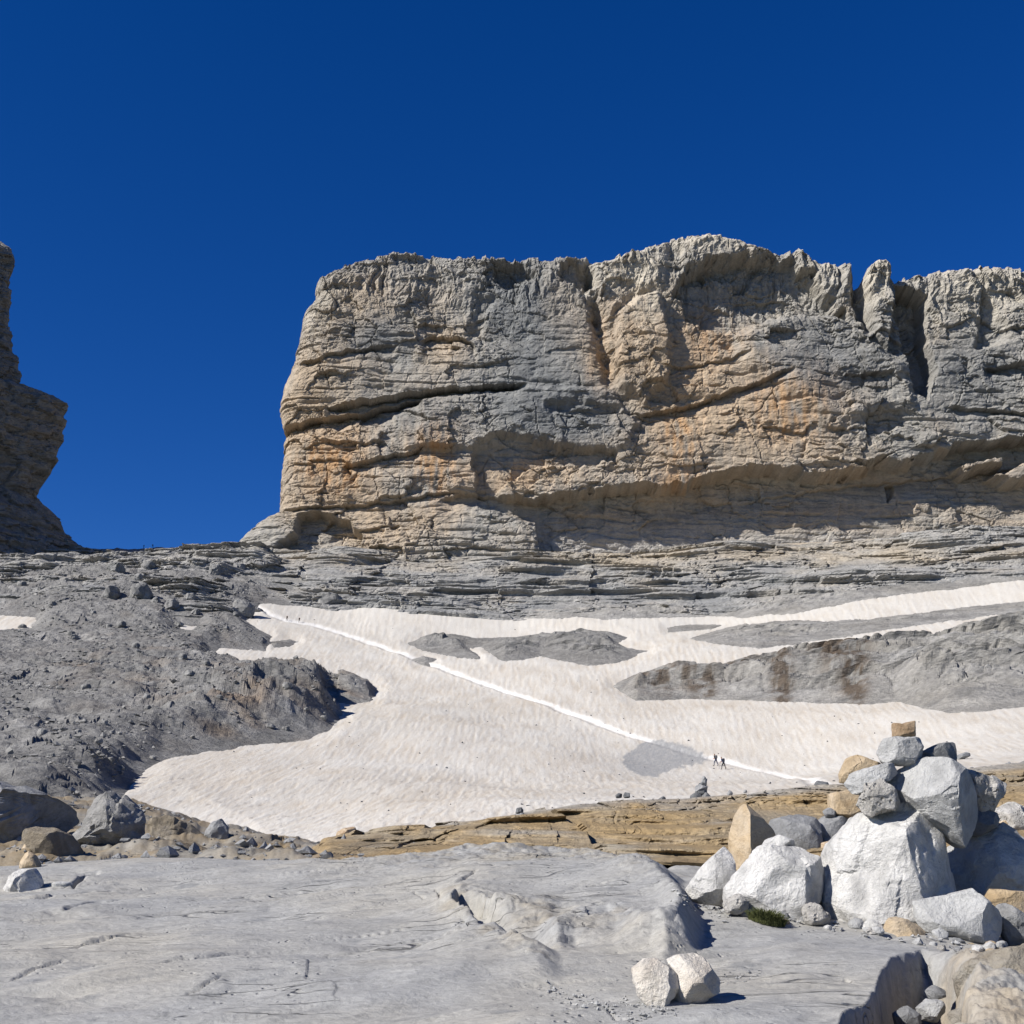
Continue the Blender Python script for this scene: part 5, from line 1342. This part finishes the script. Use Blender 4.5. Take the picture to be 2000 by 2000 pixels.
stone('stone', 'pale tan triangular stone below the flat orange stone', 'stone', z5([(110, 700), (140, 620), (175, 588), (220, 620), (260, 690), (180, 705)]), 'g', 'tan', 0.6, [LEFTFACE], None, 4, 0.8, 3)
stone('boulder', 'greyish white lump on the skyline above the brownish block', 'boulder', z5([(230, 410), (300, 385), (380, 400), (440, 440), (400, 480), (300, 470)]), 'g', 'pale', 0.5, [TOPLEFT], None, 4, 1.0, 3)
stone('boulder', 'brown loaf shaped boulder at the snow foot, left of centre', 'boulder', zb([(825, 1570), (835, 1530), (870, 1508), (940, 1498), (965, 1545), (955, 1580), (880, 1595)]), 'g', 'brown', 0.6, [(0.6, -0.78, 0.1, 0.6), TOPFACE], None, 4, 0.6, 3)
stone('stone', 'flat grey stone on the snow right of the cairn top', 'stone', z8([(1085, 400), (1180, 363), (1230, 390), (1160, 418), (1090, 430)]), hit_far(1882, 1483)[1], 'grey', 0.6, [TOPFACE], None, 4, 0.6, 3)
for i, (lab, pts) in enumerate((
        ('left dark stone on the ochre ledge hump', [(780, 1560), (800, 1540), (835, 1550), (830, 1575), (790, 1580)]),
        ('right dark stone on the ochre ledge hump', [(840, 1560), (855, 1532), (890, 1545), (890, 1580), (845, 1578)]),
        ('dark stone on the snow edge left of the dark cairn', [(1100, 1590), (1140, 1565), (1160, 1580), (1155, 1600), (1110, 1602)]),
        ('small grey stone right of the dark cairn', [(1625, 1545), (1640, 1515), (1665, 1540), (1665, 1560), (1630, 1562)]),
        ('tiny grey stone second to the right of the dark cairn', [(1745, 1535), (1760, 1512), (1775, 1530), (1770, 1545), (1750, 1545)]))):
    stone('stone', lab, 'stone', zc(pts), 'g' if i < 2 else hit_far(zc(pts)[0][0], zc(pts)[-1][1])[1], 'dark' if i < 3 else 'grey', 0.6, [TOPLEFT], None, 3, 0.8, 3)
stone('stone', 'flat dark stone on the ledge above the upright tan stone', 'stone', z4([(780, 445), (820, 400), (870, 410), (890, 445), (830, 458)]), 'g', 'dark', 0.6, [TOPFACE], None, 4, 0.8, 3)
stone('stone', 'small shaded stone left of the flat dark stone on the ledge', 'stone', z4([(540, 480), (560, 458), (590, 470), (600, 490), (560, 495)]), 'g', 'grey', 0.6, [TOPFACE], None, 3, 0.8, 3)

# small cairns: one thing each, built of stones
def cairn(label, polys, Y, mats):
    xs = [p for q in polys for p in q]
    px = sum(a for a, b in xs) / len(xs); py = max(b for a, b in xs)
    X, _, Z = at(px, py, Y)
    e = link('cairn', None, None, None, (float(X), Y, float(Z)), label=label, category='cairn', group='small cairns on the ledge')
    for q, m_ in zip(polys, mats):
        o = stone('stone', '', '', q, Y, m_, 0.55, [LEFTFACE], None, 4, 1.0, 3, parent=e)
        o.location = Vector(o.location) - Vector(e.location)
cairn('dark stacked cairn on the ledge in front of the lower hikers', [zc(p) for p in (
    [(1335, 1600), (1350, 1560), (1400, 1535), (1440, 1560), (1430, 1612), (1350, 1612)], [(1420, 1610), (1425, 1545), (1470, 1540), (1510, 1580), (1525, 1608)],
    [(1370, 1555), (1390, 1520), (1470, 1515), (1480, 1555)], [(1385, 1530), (1390, 1485), (1430, 1470), (1475, 1490), (1470, 1525)], [(1395, 1490), (1415, 1465), (1470, 1460), (1465, 1495)],
    [(1420, 1470), (1440, 1440), (1478, 1432), (1465, 1468)], [(1432, 1445), (1440, 1412), (1460, 1420), (1465, 1445)])], hit_fore(1372, 1566)[1], ['dark', 'dark', 'dark', 'grey', 'dark', 'grey', 'grey'])
cairn('little cairn at the snow foot in the centre', [zc(p) for p in (
    [(15, 1760), (25, 1720), (80, 1715), (95, 1755), (60, 1768)], [(30, 1722), (35, 1695), (90, 1690), (85, 1722)], [(28, 1695), (35, 1655), (70, 1650), (92, 1685)])], hit_fore(1015, 1607)[1], ['brown', 'grey', 'dark'])

# ------------------------------------------------------------------ boulders strewn over the slope below the gap
def far_boulder(px, py, wpx, hpx, label, group, seed, mat='far'):
    X, Y, Z = hit_far(px, py + hpx * 0.5)
    s = Y / FPX
    rs = np.random.RandomState(seed)
    n = 9
    pts = []
    for i in range(n):
        a = 2 * math.pi * i / n
        r = rs.uniform(0.8, 1.1)
        pts.append((X + math.cos(a) * r * wpx * 0.5 * s, Z + (math.sin(a) * r * 0.5 + 0.2) * hpx * s))
    me, (cx, cz) = stone_mesh('boulder', pts, 0.55, [LEFTFACE, (0.75, -0.6, 0.1, 0.7), TOPFACE], seed, 4, 2.4, 0.6, 6)
    me.polygons.foreach_set('use_smooth', np.zeros(len(me.polygons), bool))
    return link('boulder', me, SM[mat], None, (cx, Y, cz), label=label, category='boulder', group=group)
GS = 'boulders on the slope below the gap'
BIG = [(290, 1100, 42, 30, 'boulder on the left shoulder just below the gap'), (145, 1085, 55, 38, 'pale knob under the shaded rock tower'), (225, 1105, 50, 26, 'flat topped boulder in front of the gap skyline'),
       (420, 1105, 40, 42, 'dark rounded boulder right below the gap'), (465, 1105, 36, 36, 'knobbly boulder beside the dark rounded boulder below the gap'), (475, 1180, 60, 52, 'dark boulder at the upper left tip of the snowfield'),
       (270, 1150, 60, 52, 'shaded crag boulder in the middle of the left slope top'), (335, 1178, 44, 34, 'boulder above the tiny snow patch on the left slope'), (215, 1150, 50, 44, 'pale crag left of the shaded crag boulder'), (640, 1165, 110, 48, 'broad dome boulder at the upper snow edge')]
for i, (a, b, w, h, lab) in enumerate(BIG):
    far_boulder(a, b, w * 0.72, h * 0.72, lab, GS, 700 + i)
rs = np.random.RandomState(21)
cnt = 0
while cnt < 46:
    a = rs.uniform(10, 690); b = rs.uniform(1110, 1500)
    if poly_sd(np.array([a]), np.array([b]), SNOW)[0] > -12 or b > 1545 - 0.25 * a + 200:
        continue
    w = rs.uniform(9, 20)
    far_boulder(a, b, w, w * rs.uniform(0.55, 0.85), 'small grey boulder among the rubble of the left scree slope', 'small boulders on the left scree', 800 + cnt)
    cnt += 1

# ------------------------------------------------------------------ uncountable rubble
def rubble(name, label, pts, mat):
    """pts: rows of x, y, z, size."""
    v = np.array([(1, 0, 0), (-1, 0, 0), (0, 1, 0), (0, -1, 0), (0, 0, 1), (0, 0, -1), (.62, .62, .5), (-.62, -.6, .52)])
    f = np.array([(0, 2, 6), (2, 4, 6), (4, 0, 6), (1, 3, 7), (3, 4, 7), (4, 1, 7), (2, 1, 4), (3, 0, 4), (2, 0, 5), (1, 2, 5), (3, 1, 5), (0, 3, 5)])
    n = len(pts)
    rs = np.random.RandomState(len(pts))
    P = np.asarray(pts, float)
    sc = rs.uniform(0.55, 1.2, (n, 1, 3))
    jit = 1 + 0.28 * rs.normal(size=(n, len(v), 1))
    V = v[None] * np.clip(jit, 0.5, 1.6) * sc
    a = rs.uniform(0, 6.283, n)
    ca, sa = np.cos(a)[:, None], np.sin(a)[:, None]
    V = np.stack([V[..., 0] * ca - V[..., 1] * sa, V[..., 0] * sa + V[..., 1] * ca, V[..., 2] * 0.8], -1)
    V = V * P[:, None, 3:4] * 0.5 + P[:, None, :3]
    Ff = (f[None] + (np.arange(n) * len(v))[:, None, None]).reshape(-1, 3)
    link(name, make_mesh(name, V.reshape(-1, 3), Ff, smooth=False), mat, kind='stuff', label=label, category='rubble')

rs = np.random.RandomState(5)
pts = []
nr_ = 150000
ii = rs.randint(20, len(Ys) - 75, nr_); jj = rs.randint(0, NU, nr_)
den = np.clip(0.22 + 1.9 * fbm((TX + 0.75 * TY) / 10, (TY - 0.7 * TX) / 40, 0, 4, seed=48), 0, 1)
ok = (SD[ii, jj] < -1.0) & (leftM[ii, jj] > 0.4) & (rs.rand(nr_) < den[ii, jj]) & (TPX[ii, jj] < 760) & (TPX[ii, jj] > -60)
ii = ii[ok][:24000]; jj = jj[ok][:24000]
size = np.clip(rs.lognormal(-0.95, 0.55, len(ii)), 0.2, 1.8) * np.interp(TY[ii, jj], [100, 450], [0.6, 1.35])
rubble('scree', 'grey loose stones strewn over the left slope', np.stack([TX[ii, jj] + rs.uniform(-.3, .3, len(ii)), TY[ii, jj], RZ[ii, jj] + 0.1 * size, size], 1), SM['far'])
pts = []
for (a0, b0, a1, b1, spread, n, smin, smax) in ((1040, 1925, 1260, 1995, 14, 150, 0.006, 0.03), (1330, 1755, 1420, 1790, 12, 120, 0.01, 0.04), (1500, 1790, 1900, 1850, 16, 120, 0.01, 0.05), (1200, 1955, 1330, 1980, 12, 60, 0.008, 0.025), (1380, 1930, 1480, 1900, 12, 50, 0.006, 0.02)):
    for _ in range(n):
        t = rs.rand()
        x, y, z = hit_fore(a0 + (a1 - a0) * t + rs.normal() * spread, b0 + (b1 - b0) * t + rs.normal() * spread * 0.5)
        if y < 14:
            s = smin * (smax / smin) ** (rs.rand() ** 1.8)
            pts.append((x, y, z + s * 0.2, s))
sp = []
for _ in range(260):
    a = rs.uniform(430, 1950); b = 1180 + 420 * rs.rand() ** 0.6
    if snow_sd(np.array([a]), np.array([b]))[0] > 6:
        x, y, z = hit_far(a, b)
        if y > 90:
            s_ = rs.uniform(0.1, 0.45) * (y / 250) ** 0.5
            sp.append((x, y, z + 0.1 * s_, s_))
rubble('snow_stones', 'small dark stones fallen onto the snowfield', sp, SM['dark'])
rubble('pebbles', 'small pale pebbles in the joints of the slab and round the cairn', pts, SM['pale'])
pts = []
for _ in range(1700):
    y = rs.uniform(18, 36); x = rs.uniform(-0.44, 0.44) * y
    sz_ = 0.03 * (5.0 ** (rs.rand() ** 2.2))
    pts.append((x, y, fore_z(x, y) + sz_ * 0.15, sz_))
for _ in range(260):
    y = rs.uniform(33, 50); x = rs.uniform(-0.2, 0.40) * y
    sz_ = 0.05 * (5.0 ** (rs.rand() ** 2))
    pts.append((x, y, fore_z(x, y) + sz_ * 0.15, sz_))
for _ in range(900):
    y = rs.uniform(17.5, 46); x = rs.uniform(-0.46, -0.12) * y
    sz_ = 0.05 * (7.0 ** (rs.rand() ** 2.0))
    pts.append((x, y, fore_z(x, y) + sz_ * 0.15, sz_))
rubble('ledge_stones', 'small loose stones along the ochre ledge and snow foot', pts, SM['grey'])

# ------------------------------------------------------------------ grass tuft
def grass_tuft():
    m, nt, b = new_mat('alpine_grass')
    n = N(nt, 'ShaderNodeTexNoise'); n.inputs['Scale'].default_value = 14
    cr = N(nt, 'ShaderNodeValToRGB')
    cr.color_ramp.elements[0].color = (0.025, 0.035, 0.010, 1); cr.color_ramp.elements[1].color = (0.10, 0.105, 0.04, 1)
    nt.links.new(n.outputs['Fac'], cr.inputs['Fac']); nt.links.new(cr.outputs[0], b.inputs['Base Color'])
    rs = np.random.RandomState(3)
    x0, y0, z0 = hit_fore(1497, 1800)
    V, F = [], []
    for i in range(1100):
        r = rs.rand() ** 0.45; a = rs.uniform(0, 6.283)
        bx = math.cos(a) * r * 0.11; by = math.sin(a) * r * 0.07
        h = rs.uniform(0.035, 0.085) * (1.15 - 0.55 * r)
        la = a + rs.normal() * 0.8; ln = rs.uniform(0.2, 0.9) * h
        w = 0.0028
        wx, wy = -math.sin(la) * w, math.cos(la) * w
        lx, ly = math.cos(la) * ln, math.sin(la) * ln
        k0 = len(V)
        zb_ = fore_z(x0 + bx, y0 + by) - z0
        V += [(bx - wx, by - wy, zb_), (bx + wx, by + wy, zb_), (bx + lx * .45 + wx, by + ly * .45 + wy, zb_ + h * .65), (bx + lx * .45 - wx, by + ly * .45 - wy, zb_ + h * .65), (bx + lx, by + ly, zb_ + h * 0.95), (bx + lx, by + ly, zb_ + h)]
        F += [(k0, k0 + 1, k0 + 2, k0 + 3), (k0 + 3, k0 + 2, k0 + 5, k0 + 4)]
    link('grass_tuft', make_mesh('grass_tuft', V, F, smooth=False), m, None, (x0, y0 - 0.02, z0), label='small green tuft of grass before the rounded white boulder', category='grass')
grass_tuft()

# ------------------------------------------------------------------ people
def flat_mat(name, c, rough=0.8):
    m, nt, b = new_mat(name)
    n = N(nt, 'ShaderNodeTexNoise'); n.inputs['Scale'].default_value = 30
    mr = N(nt, 'ShaderNodeMapRange'); mr.inputs['To Min'].default_value = 0.8; mr.inputs['To Max'].default_value = 1.2
    vm = N(nt, 'ShaderNodeVectorMath', operation='SCALE'); vm.inputs[0].default_value = c
    nt.links.new(n.outputs['Fac'], mr.inputs['Value']); nt.links.new(mr.outputs[0], vm.inputs['Scale']); nt.links.new(vm.outputs[0], b.inputs['Base Color'])
    b.inputs['Roughness'].default_value = rough
    return m
PM = {'skin': flat_mat('skin', (0.45, 0.27, 0.19)), 'black': flat_mat('black_cloth', (0.02, 0.021, 0.025)), 'navy': flat_mat('navy_cloth', (0.025, 0.035, 0.07)), 'grey': flat_mat('grey_cloth', (0.08, 0.08, 0.085)),
      'red': flat_mat('dark_red_cloth', (0.12, 0.02, 0.02)), 'hair': flat_mat('brown_hair', (0.03, 0.02, 0.012)), 'boot': flat_mat('boot_leather', (0.03, 0.022, 0.018)), 'pole': flat_mat('pole_metal', (0.06, 0.06, 0.065), 0.4)}

def person(label, loc, heading, jacket, trousers, pack, stride=0.28, lean=0.12, group=None, poles=False):
    root = link('person', None, None, None, loc, label=label, category='person')
    if group:
        root['group'] = group
    root.rotation_euler = (0, 0, heading)
    # joints, facing +X
    L = lean
    J = {'pel': (0, 0, 0.95), 'bel': (0.02 + L * .3, 0, 1.12), 'che': (0.03 + L * .8, 0, 1.34), 'nek': (0.03 + L * 1.1, 0, 1.50), 'hed': (0.06 + L * 1.25, 0, 1.60), 'top': (0.06 + L * 1.35, 0, 1.72)}
    E_ = [('pel', 'bel'), ('bel', 'che'), ('che', 'nek'), ('nek', 'hed'), ('hed', 'top')]
    R = {'pel': .15, 'bel': .14, 'che': .16, 'nek': .065, 'hed': .105, 'top': .085}
    for s, sg in (('l', 1), ('r', -1)):
        f = stride * sg
        J['hip' + s] = (0, sg * .09, .90); J['kne' + s] = (f * .6 + .06, sg * .1, .50); J['ank' + s] = (f, sg * .1, .09 if f > 0 else .12); J['toe' + s] = (f + .17, sg * .11, .04)
        J['sho' + s] = (.03 + L * .95, sg * .19, 1.42); J['elb' + s] = (.02 + L - f * .25, sg * .26, 1.15); J['wri' + s] = (.22 + L - f * .4, sg * .25, 1.02); J['han' + s] = (.30 + L - f * .4, sg * .245, 1.03)
        R.update({'hip' + s: .1, 'kne' + s: .065, 'ank' + s: .05, 'toe' + s: .045, 'sho' + s: .075, 'elb' + s: .05, 'wri' + s: .036, 'han' + s: .04})
        E_ += [('pel', 'hip' + s), ('hip' + s, 'kne' + s), ('kne' + s, 'ank' + s), ('ank' + s, 'toe' + s), ('che', 'sho' + s), ('sho' + s, 'elb' + s), ('elb' + s, 'wri' + s), ('wri' + s, 'han' + s)]
    names = list(J)
    me = bpy.data.meshes.new('body')
    me.from_pydata([J[n] for n in names], [(names.index(a), names.index(b)) for a, b in E_], [])
    tmp = bpy.data.objects.new('tmp_body', me); COL.objects.link(tmp)
    md = tmp.modifiers.new('s', 'SKIN')
    for i, n in enumerate(names):
        sv = me.skin_vertices[0].data[i]; sv.radius = (R[n], R[n] * (1.15 if n in ('pel', 'bel', 'che') else 1.0)); sv.use_root = (n == 'pel')
    sd = tmp.modifiers.new('d', 'SUBSURF'); sd.levels = 2; sd.render_levels = 2
    dg = bpy.context.evaluated_depsgraph_get(); dg.update()
    bm_ = bpy.data.meshes.new_from_object(tmp.evaluated_get(dg))
    bpy.data.objects.remove(tmp)
    bm_.name = 'body'
    bm_.materials.clear()
    for m_ in ('skin', jacket, trousers, 'boot', 'hair'):
        bm_.materials.append(PM[m_])
    for p in bm_.polygons:
        x, y, z = p.center
        mi = 1
        if z < 0.14: mi = 3
        elif z < 0.98 and abs(y) < 0.22: mi = 2
        elif z > 1.66 or (z > 1.55 and x < J['hed'][0] - .02): mi = 4
        elif z > 1.49 and abs(y) < .12: mi = 0
        elif abs(y) > .2 and x > J['wril'][0] - .02 and z < 1.1: mi = 0
        p.material_index = mi; p.use_smooth = True
    o = link('body', bm_, None, root)
    # backpack: rounded sack with lid
    v, f = ico(3)
    q = np.sign(v) * np.abs(v) ** 0.55
    pk = link('backpack', make_mesh('backpack', q * (0.12, 0.16, 0.25) + (-0.17 + L * .7, 0, 1.25), f), PM[pack], root)
    if poles:
        for s in ('l', 'r'):
            hx, hy, hz = J['han' + s]
            a = Vector((hx, hy, hz + .1)); b = Vector((hx + .25, hy + (.05 if s == 'l' else -.05), 0.02))
            d = (b - a).normalized(); u = d.orthogonal().normalized(); w = d.cross(u)
            V = []
            for e, r in ((a, .016), (a + d * .14, .016), (a + d * .15, .009), (b - d * .06, .008), (b - d * .055, .04), (b - d * .045, .04), (b - d * .04, .006), (b, .004)):
                V += [tuple(e + u * (r * math.cos(t)) + w * (r * math.sin(t))) for t in np.linspace(0, 6.283, 8, endpoint=False)]
            F = [(i * 8 + j, i * 8 + (j + 1) % 8, i * 8 + 8 + (j + 1) % 8, i * 8 + 8 + j) for i in range(7) for j in range(8)]
            po = link('trekking_pole', make_mesh('trekking_pole', V, F), PM['pole'], None, loc, label=('left' if s == 'l' else 'right') + ' trekking pole held by the ' + label.split(' in ')[0].replace('hiker', 'hiker') , category='trekking pole')
            po.rotation_euler = (0, 0, heading)
    return root

def on_snow(px, py):
    return hit_far(px, py)
DOWN = math.atan2(-85, 62)
UPH = DOWN + math.pi
person('left lower hiker in dark clothes on the snow traverse', on_snow(1399, 1498), UPH + 0.3, 'black', 'navy', 'grey', poles=False)
person('right lower hiker in dark clothes on the snow traverse', on_snow(1414, 1503), UPH + 0.3, 'navy', 'black', 'black', lean=0.2, poles=True)
person('left upper hiker in black on the snow traverse near the gap', on_snow(560, 1213), DOWN, 'black', 'black', 'black')
person('right upper hiker in black on the snow traverse near the gap', on_snow(584, 1217), DOWN, 'black', 'grey', 'navy')
def crest(px):
    u = (px - 1000.0) / FPX / (CP - (1000.0 - 1075) / FPX * SP)
    j = int(round((u + 0.5) * (NU - 1)))
    i = int(np.argmin(_tpy[:, j] + np.where(Ys < 460, 1e4, 0)))
    return float(u * Ys[i]), float(Ys[i]), float(RZ[i, j]) - 0.05
person('left figure standing upright on the skyline of the gap', crest(280), 0.4, 'black', 'black', 'navy', stride=0.15)
person('right figure leaning forward on the skyline of the gap', crest(298), 2.6, 'navy', 'black', 'black', stride=0.15, lean=0.3)
